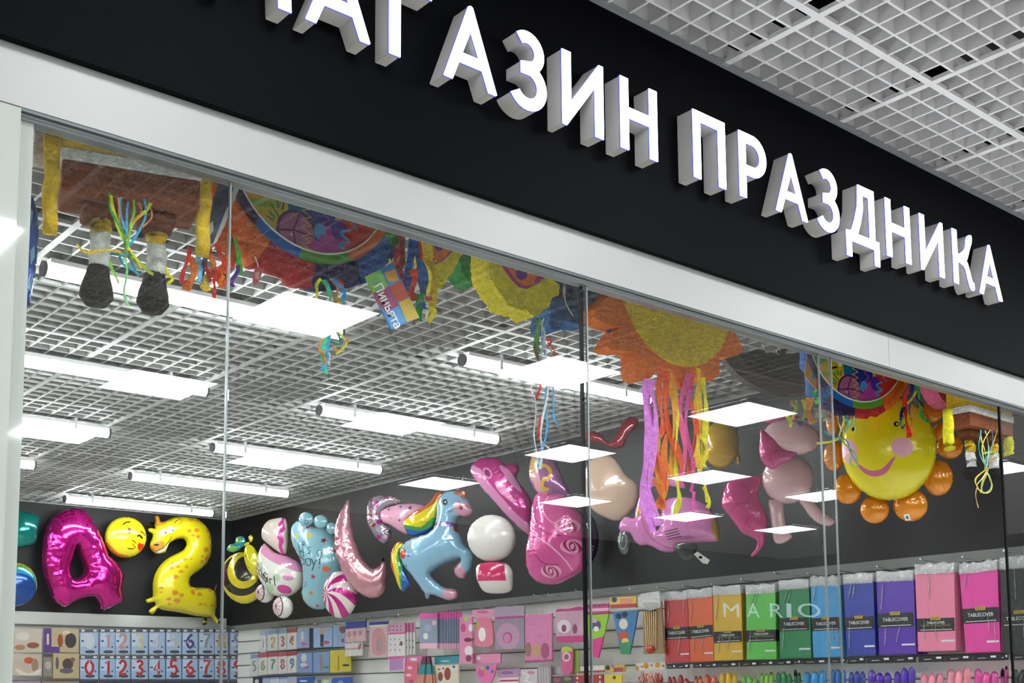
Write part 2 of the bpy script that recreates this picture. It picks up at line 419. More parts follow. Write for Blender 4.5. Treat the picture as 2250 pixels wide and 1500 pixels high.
# recessed light panels of the mall ceiling (seen mirrored in the glass; shop-front row added as unseen fill)
pan_m = mat('panel_light', (1, .98, .95), .5, emis=PANEL_E, ecol=(.93, .97, 1.0))
frame_m = mat('panel_frame', '#dddddd', .5)
LY = [-1.08, -2.86, -4.64, -6.42]; LX = [-2.22, -.47, 1.28, 3.03, 4.78, 6.52, 8.24, 9.95, 11.70]
rown = ["added unseen shop-front fill", 'nearest the window', 'middle', 'farthest from the window']
for j, y in enumerate(LY):
    for i, x in enumerate(LX):
        e = empty('light_panel', (x, y, ZO), 'square white mall ceiling light panel, %s of four rows, behind the viewer' % rown[j], 'ceiling light', 'square light panels in the mall ceiling, %s row' % rown[j])
        a = MB(); a.box(-.27, .27, -.27, .27, -.012, -.004); a.build('diffuser', pan_m, e)
        a = MB()
        for q in ((-.29, .29, -.29, -.27), (-.29, .29, .27, .29), (-.29, -.27, -.27, .27), (.27, .29, -.27, .27)): a.box(*q, -.014, .0)
        a.build('frame', frame_m, e)

# batten lamps of the shop ceiling
tube_m = mat('tube_light', (1, 1, 1), .4, emis=TUBE_E, ecol=(.95, .98, 1.0))
cap_m = mat('tube_cap', '#55565a', .4); body_m = mat('batten_body', '#e6e6e6', .4)
def batten(x0, y, label, grp=None):
    L = 1.19; e = empty('batten_lamp', (x0, y, ZI-.02), label, 'ceiling light', grp)
    a = MB(); a.tube([(.012, 0, -.034), (L-.012, 0, -.034)], .0265, 14); a.build('tube', tube_m, e, smooth=True)
    a = MB(); a.box(0.02, L-.02, -.03, .03, -.016, .0); a.build('housing', body_m, e)
    for s in (0, 1):
        a = MB(); xx = 0 if s == 0 else L-.012; a.tube([(xx, 0, -.034), (xx+.012, 0, -.034)], .028, 14); a.build('end_cap', cap_m, e)
    for s in (.2, L-.2):
        a = MB(); a.box(s-.008, s+.008, -.036, .036, -.05, .02); a.build('clip', mat('clip_clear', '#cfd2d4', .3), e)
cols = [(-2.26, 'far left'), (-.46, 'left'), (1.335, 'middle'), (3.135, 'right')]
rows = [(1.80, 'first row behind the window'), (3.0, 'second row from the window'), (4.2, 'third row from the window'), (5.4, 'fourth row from the window'), (6.6, 'last row by the back wall')]
for cx, cn in cols:
    for ry, rn in rows: batten(cx, ry, 'lit white tube ceiling lamp, %s, %s column' % (rn, cn))
# ================================================================= sign letters
S_ = .031; HT = .206; Z0 = 3.077
def offs(c, r0, r1, a0, a1, sx=1., n=20):
    o = [(c[0]+r1*sx*math.cos(math.radians(a0+(a1-a0)*k/n)), c[1]+r1*math.sin(math.radians(a0+(a1-a0)*k/n))) for k in range(n+1)]
    return o
def L_A(w):
    a = .0262; hb = .050
    xl = lambda z: w/2*(z/HT)                 # outer left slope
    s = w/2/HT; wd = a*.93*math.sqrt(1+s*s)
    def inl(z): return xl(z)+wd
    top = HT; zi = (w/2-wd)/s
    ap = .007
    out = [(0, .002), (.002, 0), (wd, 0), (inl(hb), hb), (w-inl(hb), hb), (w-wd, 0), (w-.002, 0), (w, .002), (w/2+ap, top-.003), (w/2+.003, top), (w/2-.003, top), (w/2-ap, top-.003)]
    hole = [(inl(hb+a), hb+a), (w/2, zi), (w-inl(hb+a), hb+a)]
    return out, [hole]
def L_G(w): return [(0, 0), (S_, 0), (S_, HT-S_), (w, HT-S_), (w, HT), (0, HT)], []
def L_M(w):
    d = w/2
    return [(0, 0), (S_, 0), (S_+.006, HT*.68), (d-.008, HT*.18), (d+.008, HT*.18), (w-S_-.006, HT*.68), (w-S_, 0), (w, 0), (w-.012, HT), (w-S_-.010, HT), (d, HT*.42), (S_+.010, HT), (.012, HT)], []
def L_I(w): return [(0, 0), (.016, 0), (w-S_, HT*.66), (w-S_, 0), (w, 0), (w, HT), (w-.016, HT), (S_, HT*.34), (S_, HT), (0, HT)], []
def L_H(w):
    c = HT*.5+.005
    return [(0, 0), (S_, 0), (S_, c-S_/2), (w-S_, c-S_/2), (w-S_, 0), (w, 0), (w, HT), (w-S_, HT), (w-S_, c+S_/2), (S_, c+S_/2), (S_, HT), (0, HT)], []
def L_P(w): return [(0, 0), (S_, 0), (S_, HT-S_), (w-S_, HT-S_), (w-S_, 0), (w, 0), (w, HT), (0, HT)], []
def L_R(w):
    r = .066; cz = HT-r; cx = w-r
    out = [(0, 0), (S_, 0), (S_, HT-2*r)]+[(cx+r*math.cos(t), cz+r*math.sin(t)) for t in np.linspace(-math.pi/2, math.pi/2, 20)]+[(0, HT)]
    ri = r-S_; hole = [(S_, cz-ri)]+[(cx+ri*math.cos(t), cz+ri*math.sin(t)) for t in np.linspace(-math.pi/2, math.pi/2, 16)]+[(S_, cz+ri)]
    return out, [hole]
def L_Z(w):
    # two bowls open to the left
    r1, r2 = .056, .064; c1 = (w-.008-r1, HT-r1+.003); c2 = (w-r2, r2-.003)
    def arc(c, r, a0, a1, n=18): return [(c[0]+r*math.cos(math.radians(a0+(a1-a0)*k/n)), c[1]+r*math.sin(math.radians(a0+(a1-a0)*k/n))) for k in range(n+1)]
    outer = arc(c2, r2, -150, 62)+arc(c1, r1, -50, 128)
    inner = arc(c1, r1-S_, 128, -70, 16)
    mid = [(c1[0]-.022, HT*.5+.020), (c1[0]-.022, HT*.5-.011)]
    inner2 = arc(c2, r2-S_, 75, -150, 16)
    return outer+inner+mid+inner2, []
def L_D(w):
    b = .055; x0, x1 = .012, w-.012        # base shelf from z 0 to .03, feet to -.055
    s = S_
    out = [(0, -b), (S_*.9, -b), (S_*.9, 0), (w-S_*.9, 0), (w-S_*.9, -b), (w, -b), (w, s), (w-.022, s), (w-.022, HT), (.075, HT), (.068, HT*.62), (.05, HT*.38), (.028, s+.004), (0, s)]
    hole = [(.066, s), (w-.022-S_, s), (w-.022-S_, HT-S_), (.075+S_*.82, HT-S_), (.072+S_*.9, HT*.6), (.085, HT*.36)]
    return out, [hole]
def L_K(w):
    c = HT*.5
    up = smooth([(S_, c+.012), (S_+.022, c+.02), (w-.052, c+.045), (w-.04, c+.085), (w-.022, HT), (w, HT+.003), (w-.002, HT-.026), (w-.012, c+.06), (w-.036, c+.012), (w-.045, c)], 4, False)
    dn = smooth([(w-.036, c-.01), (w-.022, c-.04), (w-.008, .03), (w+.003, .026), (w+.003, 0), (w-.02, -.001), (w-.038, .03), (w-.055, c-.03), (S_+.02, c-.018), (S_, c-.018)], 4, False)
    return [(0, 0), (S_, 0)]+dn[::-1]+up[::-1][0:]+[(S_, HT), (0, HT)], []
face_m = mat('letter_face', (1, 1, 1), .4, emis=LETTER_E, ecol=(.93, .95, 1.0))
halo_m = mat('letter_halo', '#2a30b0', .4, emis=.45, ecol=(.12, .12, .9))  # glowing flange added to imitate the blue halo around the letters
side_m = mat('letter_side', '#c6c3be', .5, vary=.03, vscale=20)
def grow(P, d):
    """move a closed outline outward by d"""
    n = len(P); ar = sum(P[i-1][0]*P[i][1]-P[i][0]*P[i-1][1] for i in range(n)); s = 1 if ar > 0 else -1; out = []
    for i in range(n):
        p, a, b = np.array(P[i]), np.array(P[i-1]), np.array(P[(i+1) % n])
        t1 = (p-a)/(np.linalg.norm(p-a)+1e-9); t2 = (b-p)/(np.linalg.norm(b-p)+1e-9); n1 = np.array([t1[1], -t1[0]])*s; n2 = np.array([t2[1], -t2[0]])*s
        m_ = n1+n2; L = np.linalg.norm(m_); m_ = m_/L if L > .2 else n1; k_ = min(1.6, 1/max(.35, float(m_ @ n1))); out.append(tuple(p+m_*d*k_))
    return out
def letter(ch, fn, x, wd, word):
    out, holes = fn(wd)
    e = empty('sign_letter', (x, 0, Z0), label='lit Cyrillic sign letter %s on the black fascia, %s' % (ch, word), cat='letter')
    up = Matrix.Rotation(math.pi/2, 4, 'X')     # art (x,y,h) -> world (x,-h,z)
    for nm, h0, h1, mm, gr in (('channel_body', 0, .056, side_m, 0), ('halo_rim', .056, .0590, halo_m, .0013), ('lit_face', .0590, .062, face_m, 0)):
        me, c = art(grow(out, gr) if gr else out, holes=[grow(h_, -gr) for h_ in holes] if gr else holes, mode='slab', h=h1-h0, center=(0, 0)); me.name = nm
        o = obj(nm, me, e, [mm]); o.matrix_local = Matrix.Translation((0, -h0, 0)) @ up
        if nm == 'channel_body': bevel(o, .0015, 1)
w1, w2 = 'word on the left', 'word on the right'
for ch, fn, x, wd, wn in [('M', L_M, 1.055, .178, 'first word'), ('A', L_A, 1.269, .168, 'first one of the first word'), ('G', L_G, 1.49, .122, 'first word'), ('A', L_A, 1.648, .164, 'second one of the first word'),
        ('Z', L_Z, 1.853, .126, 'first word'), ('I', L_I, 2.035, .150, 'first word'), ('N', L_H, 2.251, .146, 'first word'),
        ('P', L_P, 2.550, .142, 'second word'), ('R', L_R, 2.757, .130, 'second word'), ('A', L_A, 2.931, .161, 'first one of the second word'), ('Z', L_Z, 3.139, .127, 'second word'), ('D', L_D, 3.303, .190, 'second word'),
        ('N', L_H, 3.541, .150, 'second word'), ('I', L_I, 3.756, .154, 'second word'), ('K', L_K, 3.977, .138, 'second word'), ('A', L_A, 4.159, .170, 'last letter of the second word')]:
    letter(ch, fn, x, wd, wn)
# ================================================================= foil balloons above the shelves
def X(ox, oy, s, pts): return [(ox+x/s, oy+y/s) for x, y in pts]
def cA(p): return X(0, 1050, 3.333, p)
def cB(p): return X(480, 1050, 4.286, p)
def cC(p): return X(790, 980, 3.572, p)
def cD(p): return X(1250, 900, 3.75, p)
def cE(p): return X(1700, 750, 3.333, p)
def mid(pts): a = np.array(pts); return tuple((a.min(0)+a.max(0))/2)
BF = 'foil balloons in the window display'
def balloon(name, plane, crop, outline, mats, regions=(), k=.6, parent=None, sm=4, wr=.05, holes=(), **kw):
    o = smooth(outline, sm) if sm else outline
    rg = [(crop(g), mi) for g, mi in regions]; hh = [crop(smooth(h_, 4)) for h_ in holes]
    ob = item(name, plane, crop(o), mats, rg, parent, mode='foil', k=k, wrinkle=wr, holes=hh, **kw)
    return ob
def whole(name, label, cat, px, py, plane):
    return node(name, plane, px, py, label, cat)
BW = lambda px, py, y=7.06: plane_through(px, py, y=y, yaw=-90)
WR = lambda px, py, x=4.52, yaw=212: plane_through(px, py, x=x, yaw=yaw)
blk = gloss('#15130f'); wht = gloss('#f2f0ee')

# stroke glyphs for hand-lettered prints (unit box, y down)
SG = {'i': [[(.1, .35), (.1, 1)], [(.1, .08), (.1, .16)]], 't': [[(.25, 0), (.2, .8), (.35, 1)], [(0, .35), (.5, .3)]], "'": [[(.1, 0), (.05, .2)]], 's': [[(.45, .4), (.2, .35), (.05, .5), (.4, .7), (.3, .95), (0, .95)]],
      'a': [[(.5, .4), (.2, .4), (.05, .7), (.25, 1), (.5, .8), (.5, .4), (.55, 1)]], 'B': [[(.1, 0), (.05, 1)], [(.1, 0), (.5, .1), (.45, .4), (.1, .5), (.55, .6), (.5, .95), (.05, 1)]], 'o': [[(.3, .4), (.05, .6), (.1, .9), (.35, 1), (.6, .8), (.55, .5), (.3, .4)]],
      'y': [[(0, .4), (.25, .85)], [(.5, .4), (.25, .85), (.05, 1.3)]], '!': [[(.2, 0), (.1, .75)], [(.08, .92), (.06, 1)]], 'b': [[(.05, 0), (.05, 1), (.4, .95), (.5, .7), (.3, .5), (.05, .65)]], 'G': [[(.6, .15), (.35, 0), (.05, .35), (.1, .85), (.4, 1), (.65, .8), (.62, .55), (.4, .55)]],
      'r': [[(.05, .4), (.05, 1)], [(.05, .6), (.2, .42), (.4, .45)]], 'l': [[(.1, 0), (.1, 1)]], ' ': []}
def write(txt, x, y, h, wd, mi, adv=.62, slant=0., adjust=None):
    r = []
    for ch in txt:
        for st in SG[ch]:
            pts = [(x+px_*h*.8, y+py_*h+(px_*h*.8)*slant) for px_, py_ in st]
            r.append((stroke(pts, wd), mi))
        a_ = h*(adv if ch not in "i'l t!" else adv*.62); x += a_; y += a_*slant
    return r

# --- back wall
e = whole('number_balloon', 'large shiny magenta foil balloon shaped like the digit 4', 'balloon', 180, 1230, BW(180, 1230))
balloon('digit_body', BW(180, 1230), cA, [(570, 215), (635, 250), (690, 330), (740, 430), (775, 520), (800, 575), (870, 640), (910, 730), (885, 800), (905, 885), (890, 915), (800, 955), (745, 972), (725, 930), (690, 880), (620, 880), (540, 915), (480, 945), (420, 920), (380, 880), (350, 800), (320, 720), (305, 620), (310, 480), (330, 380), (370, 300), (440, 245), (510, 220)],
        [foil('#d8128f', .8, .13), foil('#b81a86', .6)], [([(520, 240), (560, 240), (565, 520), (545, 520)], 1)], k=.75, parent=e, holes=[[(550, 500), (580, 570), (605, 640), (610, 690), (580, 725), (535, 735), (510, 700), (515, 630), (535, 560)]], wr=.10)
e = whole('foil_balloon', 'shiny teal foil balloon at the left edge beside the white jamb', 'balloon', 60, 1160, BW(60, 1165))
balloon('balloon_body', BW(60, 1165), cA, [(40, 265), (150, 240), (250, 262), (290, 290), (275, 370), (255, 480), (150, 510), (40, 500)], [foil('#0d8a80', .6, .12)], k=.7, parent=e, wr=.12)
e = whole('round_balloon', 'blue and yellow round birthday foil balloon below the teal one', 'balloon', 30, 1283, BW(30, 1283, 7.0))
balloon('balloon_body', BW(30, 1283, 7.0), cA, ell(110, 778, 162, 160), [foil('#d8c21c', .3), foil('#1f4fa0', .4), foil('#4fa035', .3), foil('#2a9cc8', .4)],
        [(ell(110, 778, 148, 146), 2), (ell(118, 790, 140, 130), 3), (ell(118, 820, 138, 118), 1)], k=.55, sm=0, parent=e)
pl = BW(30, 1283, 6.95); mb = MB(); text_into(mb, 'Днём', .0, .012, .075, .026, .0, 0, 5); text_into(mb, 'рождения', .0, -.022, .10, .026, .0, 0, 8)
o = mb.build('lettering', gloss('#dfe8f4')); o.parent = e; o.matrix_local = e.matrix_world.inverted() @ (pl.matrix(pl.hit(*cA([(150, 800)])[0])))

pl = BW(275, 1180)
e = whole('emoji_balloon', 'round yellow foil balloon with a kissing face and red heart', 'balloon', 275, 1180, pl)
heart = [(1010, 542), (985, 515), (983, 490), (1000, 478), (1013, 492), (1022, 485), (1038, 488), (1036, 512)]
balloon('balloon_body', pl, cA, ell(918, 435, 152, 152), [foil('#e3d21a', .1), foil('#e08a1c', .1), blk, gloss('#6a3812'), gloss('#d8281c')],
        [(smooth([(770, 470), (800, 500), (850, 550), (930, 575), (900, 600), (800, 580), (750, 500)], 4), 1), (stroke([(875, 348), (900, 330), (933, 326)], 8), 2), (stroke([(1003, 396), (1030, 408), (1046, 428)], 8), 2), (ell(918, 393, 15, 23), 3),
         (stroke([(975, 432), (995, 426), (1020, 448)], 15), 2), (stroke([(938, 460), (970, 482), (942, 492), (967, 510), (945, 526), (908, 520)], 7), 2), (heart, 4)], k=.62, sm=0, parent=e)

pl = BW(410, 1245, 7.04)
e = whole('number_balloon', 'yellow foil balloon shaped like the digit 2 with a spotted giraffe head', 'balloon', 410, 1245, pl)
g_out = [(1100, 475), (1115, 440), (1118, 410), (1092, 392), (1085, 372), (1110, 364), (1135, 368), (1130, 345), (1100, 335), (1100, 322), (1138, 322), (1138, 300), (1133, 282), (1150, 272), (1170, 285), (1172, 312), (1200, 318), (1265, 290), (1350, 278), (1430, 290), (1490, 330), (1530, 390), (1548, 470), (1540, 560), (1510, 630), (1460, 680), (1400, 720), (1375, 760), (1390, 790), (1450, 800), (1530, 805), (1575, 835), (1583, 900), (1577, 960), (1575, 1000), (1615, 1048), (1605, 1066), (1585, 1062), (1548, 1020), (1520, 1022), (1512, 1070), (1492, 1078), (1482, 1062), (1498, 1018), (1440, 1010), (1370, 995), (1290, 980), (1190, 965), (1160, 950), (1132, 985), (1112, 998), (1088, 975), (1110, 950), (1137, 930), (1130, 905), (1082, 915), (1068, 890), (1105, 875), (1120, 860), (1118, 780), (1135, 700), (1180, 630), (1240, 580), (1310, 545), (1350, 520), (1367, 480), (1350, 450), (1310, 445), (1270, 460), (1240, 480), (1222, 510), (1215, 545), (1190, 552), (1165, 555), (1138, 550), (1113, 530), (1100, 510)]
sp = [(1358, 393, 16, 12), (1410, 390, 20, 15), (1385, 425, 14, 9), (1420, 435, 17, 11), (1380, 310, 22, 9), (1424, 318, 18, 9), (1500, 392, 16, 20), (1515, 438, 13, 16), (1522, 500, 14, 20), (1480, 530, 22, 20), (1522, 560, 14, 24), (1450, 580, 12, 10), (1492, 592, 22, 22), (1450, 617, 16, 14), (1280, 620, 14, 10), (1322, 600, 16, 10), (1240, 630, 12, 12), (1225, 662, 16, 18), (1270, 655, 14, 10), (1332, 655, 14, 14), (1290, 690, 20, 12), (1250, 730, 20, 16), (1370, 600, 8, 8), (1362, 780, 16, 26), (1380, 840, 20, 22), (1432, 855, 22, 14), (1412, 820, 12, 10), (1245, 845, 24, 20), (1292, 862, 18, 16), (1265, 902, 28, 18), (1205, 890, 18, 12), (1155, 808, 14, 11), (1155, 840, 10, 8), (1215, 925, 12, 8), (1520, 825, 18, 12), (1555, 850, 14, 16), (1530, 935, 14, 12), (1562, 938, 13, 15), (1548, 910, 9, 7), (1438, 928, 20, 10), (1472, 930, 9, 9)]
rg = [([(x+rx*math.cos(t)*(1+.18*math.sin(3*t+i)), y+ry*math.sin(t)*(1+.18*math.sin(3*t+i))) for t in np.linspace(0, 6.28, 9)[:-1]], 1) for i, (x, y, rx, ry) in enumerate(sp)]
rg += [([(1095, 315), (1138, 318), (1130, 268), (1178, 270), (1178, 312), (1215, 318), (1190, 345), (1150, 355), (1095, 345)], 1), (ell(1142, 500, 46, 38, -30), 1), (ell(1130, 492, 17, 8), 4), ([(1130, 545), (1180, 520), (1225, 470), (1212, 515), (1180, 545), (1140, 556)], 3), (stroke([(1130, 540), (1185, 512), (1228, 455), (1235, 430)], 5), 4),
       (ell(1178, 402, 27, 25), 3), (ell(1226, 383, 27, 27), 3), (ell(1190, 406, 7, 8), 4), (ell(1240, 388, 7, 9), 4), (stroke([(1255, 335), (1275, 315), (1310, 298)], 5), 4), (stroke([(1285, 345), (1310, 325), (1312, 300)], 9), 1), (ell(1497, 1066, 16, 12), 4), (ell(1603, 1057, 15, 10), 4)]
balloon('digit_body', pl, cA, g_out, [foil('#e2d412', .05, .22), gloss('#d08a1e'), gloss('#a86a18'), wht, blk], rg, k=.62, sm=2, parent=e, step=None, wr=.03)
mb = MB(); q = pl.hit(*cA([(1572, 825)])[0]); q2 = pl.hit(*cA([(1586, 782)])[0]); mb.tube([pl.at(q), pl.at(q2)], .003); o = mb.build('tail_tip', gloss('#7a5a44')); o.parent = e; o.matrix_local = e.matrix_world.inverted()

# --- right wall, from the corner toward the window
pl = WR(538, 1250, 4.45)
e = whole('bee_balloon', 'round yellow and black striped bee foil balloon with blue green wings', 'balloon', 538, 1250, pl)
balloon('bee_body', pl, cB, ell(235, 940, 205, 245, -8), [foil('#d8c81a', .2), foil('#2a2218', .2)], [(ell(250, 915, 190, 200), 1), (ell(272, 880, 146, 168), 0), (ell(285, 860, 92, 120), 1)], k=.5, sm=0, parent=e)
p2 = WR(555, 1230, 4.38); balloon('bee_head', p2, cB, ell(318, 775, 68, 155, -14), [foil('#cfcb1a', .15), blk], [(stroke([(262, 770), (275, 830), (310, 850)], 5), 1), (ell(275, 735, 7, 10), 1)], k=.55, sm=0, parent=e)
for nm, q in (('wing', ell(208, 600, 48, 55, 20)), ('wing', ell(150, 655, 72, 40, -15))): balloon(nm, p2, cB, q, [foil('#2f8fa0', .4), foil('#6fae3a', .3)], [(ell(*(200, 585, 30, 30) if q[0][0] > 225 else (140, 665, 50, 26)), 1)], k=.6, sm=0, parent=e, wr=.2)
for q in ([(258, 610), (240, 640), (290, 625), (285, 600)], [(296, 600), (285, 560), (305, 535), (325, 560), (315, 600)]): balloon('feeler', p2, cB, q, [foil('#d8c81a', .3)], k=.6, parent=e)

pl = WR(612, 1225, 4.46)
e = whole('pram_balloon', 'white and pink foil balloon shaped like a baby pram, lettered Baby Girl', 'balloon', 612, 1225, pl)
pw = foil('#dcdcd0', .05); pk = foil('#d995b8', .1); mg = foil('#c93a94', .2); mint = foil('#b9cfae', .05)
bowl = [(430, 615), (400, 660), (372, 740), (365, 830), (375, 910), (420, 1000), (480, 1080), (560, 1115), (650, 1118), (720, 1085), (790, 1010), (806, 920), (800, 870), (760, 800), (700, 760), (640, 730), (590, 720), (520, 690), (465, 640)]
rg = [([(420, 600), (395, 680), (470, 745), (560, 800), (660, 845), (760, 880), (820, 900), (820, 820), (640, 700), (500, 660)], 1), (ell(655, 1052, 62, 40, 8), 2), (ell(598, 945, 36, 38), 3), (ell(700, 940, 48, 34), 1), (ell(520, 1035, 46, 40), 3), (ell(440, 830, 26, 36), 3)]
rg += write('Baby', 380, 790, 95, 8, 4, adv=.34, slant=.85)+write('Girl', 462, 885, 88, 9, 4, adv=.48, slant=.42)
balloon('pram_bowl', pl, cB, bowl, [pw, pk, mg, mint, blk], rg, k=.62, parent=e)
hood = [(440, 600), (412, 560), (410, 510), (430, 450), (480, 395), (560, 375), (610, 370), (640, 400), (652, 480), (652, 600), (640, 700), (618, 728), (585, 712), (520, 665)]
balloon('pram_hood', pl, cB, hood, [foil('#d3c4b8', .05), mg], [([(600, 360), (628, 380), (632, 430), (645, 480), (622, 540), (636, 600), (618, 650), (635, 735), (605, 735), (590, 650), (600, 600), (583, 560), (605, 500), (590, 440), (612, 400)], 1)], k=.6, parent=e)
for cx, cy, rx, ry in ((405, 1075, 56, 84), (575, 1207, 62, 98)):
    sp_ = [(stroke([(cx-8, cy), (cx-6+rx*.82*math.cos(t), cy+ry*.86*math.sin(t))], 4), 2) for t in np.linspace(0, 6.28, 11)[:-1]]
    balloon('pram_wheel', WR(*cB([(cx, cy)])[0], 4.44), cB, ell(cx+34, cy+8, rx+32, ry+8), [pw, foil('#e9c9cd', .05), blk], [(ell(cx, cy, rx, ry, -5), 2), (ell(cx-3, cy, rx-7, ry-8, -5), 1)]+sp_, k=.7, sm=0, parent=e, wr=.1)

pl = WR(695, 1232, 4.5)
e = whole('foot_balloon', "light blue foil balloon shaped like a baby foot, lettered it's a Boy!", 'balloon', 695, 1232, pl)
bl = foil('#8dbcc8', .12); rg = [(star(1033, 598, 32, 5, 20), 1), (star(943, 938, 30, 5, 10), 2), (star(915, 1088, 27, 5, -8), 3), (star(865, 470, 24), 2), (star(843, 1145, 20), 4), (ell(1060, 865, 34, 28), 3), (star(1115, 690, 24), 2), (ell(905, 550, 26, 26), 4), (star(955, 1205, 22), 2), (ell(775, 560, 14, 30), 4)]
rg += write("it's a", 795, 590, 105, 8, 5, adv=.50, slant=.28)+write('Boy!', 800, 690, 125, 11, 5, adv=.52, slant=.22)
rg += [(stroke([(850+3*math.cos(t)*t, 1000+3.4*math.sin(t)*t) for t in np.linspace(1, 9, 20)], 5), 5)]
foot = [(700, 450), (686, 530), (700, 620), (740, 700), (780, 770), (805, 860), (810, 940), (800, 1020), (790, 1110), (820, 1180), (880, 1225), (940, 1237), (1010, 1220), (1060, 1120), (1110, 960), (1150, 860), (1152, 700), (1120, 600), (1090, 520), (1030, 480), (960, 465), (880, 455), (840, 430), (790, 400), (740, 405)]
balloon('foot_sole', pl, cB, foot, [bl, foil('#7a2c4a', .1), foil('#b83a4c', .1), foil('#d87a50', .1), foil('#c8b84c', .1), gloss('#1c3c50')], rg, k=.58, parent=e)
for q, spir in ((ell(828, 385, 68, 66, 15), 1), (ell(965, 410, 66, 64), 0), (ell(1062, 472, 44, 56), 0)): balloon('toe', WR(712, 1142, 4.44), cB, q, [bl, gloss('#1c3c50')], [(stroke([(840+3*math.cos(t)*t, 412+3*math.sin(t)*t) for t in np.linspace(1, 9, 20)], 6), 1)] if spir else [], k=.65, sm=0, parent=e, wr=.12)

pl = WR(747, 1305, 4.36)
e = whole('round_balloon', 'round foil balloon with a magenta and white candy swirl below the crescent', 'balloon', 747, 1305, pl)
rg = []
for i in range(9):
    a0 = i*2*math.pi/9; f = lambda r_, a_: (1045+r_*.95*math.cos(a_+r_*.0026), 1088+r_*1.1*math.sin(a_+r_*.0026))
    rg.append(([f(r_, a0) for r_ in range(5, 420, 25)]+[f(r_, a0+math.pi/9) for r_ in range(405, 4, -25)], 1))
balloon('balloon_body', pl, cB, ell(1148, 1097, 160, 224), [foil('#e0d6cf', .05), foil('#c41c80', .3)], rg, k=.6, sm=0, parent=e)

pl = WR(790, 1200, 4.40)
e = whole('crescent_balloon', 'rose coloured metallic crescent moon foil balloon', 'balloon', 790, 1200, pl)
balloon('balloon_body', pl, cB, [(1228, 198), (1180, 260), (1130, 350), (1100, 450), (1095, 600), (1110, 720), (1150, 850), (1210, 960), (1280, 1050), (1350, 1102), (1430, 1130), (1510, 1120), (1560, 1070), (1590, 990), (1590, 880), (1572, 790), (1548, 742), (1532, 800), (1500, 835), (1450, 845), (1400, 805), (1350, 740), (1300, 620), (1262, 480), (1240, 340)], [foil('#d99aa4', .6, .2)], k=.62, parent=e, wr=.16)

pl = WR(870, 1140, 4.55)
e = whole('confetti_balloon', 'pale pink star printed foil balloon with clear confetti lobes, left of the rainbow mane', 'balloon', 870, 1140, pl)
rg = [(star(245, 500, 18), 1), (star(342, 483, 17), 2), (star(418, 490, 22), 1), (star(275, 570, 14), 3), (star(340, 590, 14), 1), (star(470, 520, 16), 1)]
balloon('balloon_body', pl, cC, [(165, 515), (250, 472), (330, 452), (430, 446), (520, 470), (560, 540), (480, 650), (400, 690), (330, 680), (240, 622), (180, 598)], [foil('#e3a6c0', .1), gloss('#5a2a50'), gloss('#3a5a90'), gloss('#9aa83a')], rg, k=.6, parent=e)
rg = [([(x+r_*math.cos(t), y+r_*math.sin(t)) for t in np.linspace(0, 6.28, 7)[:-1]], 1+i % 4) for i, (x, y, r_) in enumerate([(R_.uniform(70, 330), R_.uniform(390, 760), R_.uniform(9, 20)) for _ in range(60)])]
balloon('confetti_lobe', pl, cC, [(60, 540), (66, 450), (100, 400), (150, 384), (220, 388), (300, 398), (335, 440), (255, 462), (190, 500), (178, 590), (235, 640), (250, 700), (205, 768), (150, 745), (95, 670), (66, 610)], [foil('#8e8790', .35), foil('#a82a7a', .4), foil('#8a3a30', .3), foil('#d8a8c4', .3), foil('#5c5560', .4)], rg, k=.6, parent=e, wr=.15)

pl = WR(955, 1190, 4.50)
e = whole('unicorn_balloon', 'light blue prancing unicorn foil balloon with rainbow mane and tail', 'balloon', 955, 1200, pl)
uni = [(640, 385), (690, 352), (740, 345), (800, 360), (842, 400), (880, 465), (893, 515), (872, 552), (820, 562), (788, 556), (762, 590), (762, 640), (790, 700), (812, 760), (850, 795), (882, 830), (892, 900), (872, 975), (842, 1000), (825, 1032), (790, 1037), (752, 1012), (738, 962), (760, 932), (792, 905), (790, 882), (740, 900), (680, 920), (620, 950), (565, 990), (562, 1020), (600, 1060), (670, 1108), (740, 1118), (770, 1150), (762, 1190), (722, 1206), (690, 1208), (640, 1190), (560, 1162), (542, 1196), (520, 1192), (508, 1150), (470, 1100), (420, 1030), (370, 970), (330, 900), (315, 840), (340, 780), (400, 730), (480, 700), (550, 680), (590, 640), (605, 560), (610, 460)]
ub = foil('#92bfd8', .12); hp = foil('#d9a2b4', .1)
rg = [(smooth([(735, 935), (800, 925), (840, 990), (830, 1050), (740, 1045), (720, 980)], 4), 1), (smooth([(690, 1105), (780, 1110), (790, 1200), (700, 1225), (662, 1170)], 4), 1), (smooth([(775, 450), (830, 440), (890, 470), (910, 540), (860, 570), (800, 560), (765, 500)], 4), 1), (ell(818, 494, 12, 14), 5), (ell(698, 452, 20, 22), 3), (ell(700, 448, 7, 8), 4), (stroke([(672, 440), (690, 428), (715, 430)], 6), 3), (stroke([(720, 520), (740, 528), (748, 510)], 5), 3),
      ([(598, 600), (775, 605), (778, 636), (598, 632)], 6), (ell(688, 622, 22, 18), 4), (ell(775, 640, 22, 40), 7), (star(418, 865, 22, 5, 10), 6), (ell(365, 850, 32, 42), 7), (star(388, 945, 18), 8), (star(400, 775, 16), 9)]
balloon('unicorn_body', pl, cC, uni, [ub, hp, pk, blk, wht, gloss('#8a2f45'), foil('#8d6fc0', .3), foil('#c8604a', .4), gloss('#3a6ab0'), gloss('#c8b84a')], rg, k=.66, sm=3, parent=e, wr=.04)
mane = [(655, 362), (600, 366), (565, 420), (500, 478), (430, 512), (362, 565), (345, 600), (358, 650), (395, 702), (470, 698), (560, 662), (592, 600), (612, 520), (632, 440)]
rb = [foil('#c8602c', .3), foil('#e2d020', .15), foil('#3f9a4a', .2), foil('#2a64b4', .3)]
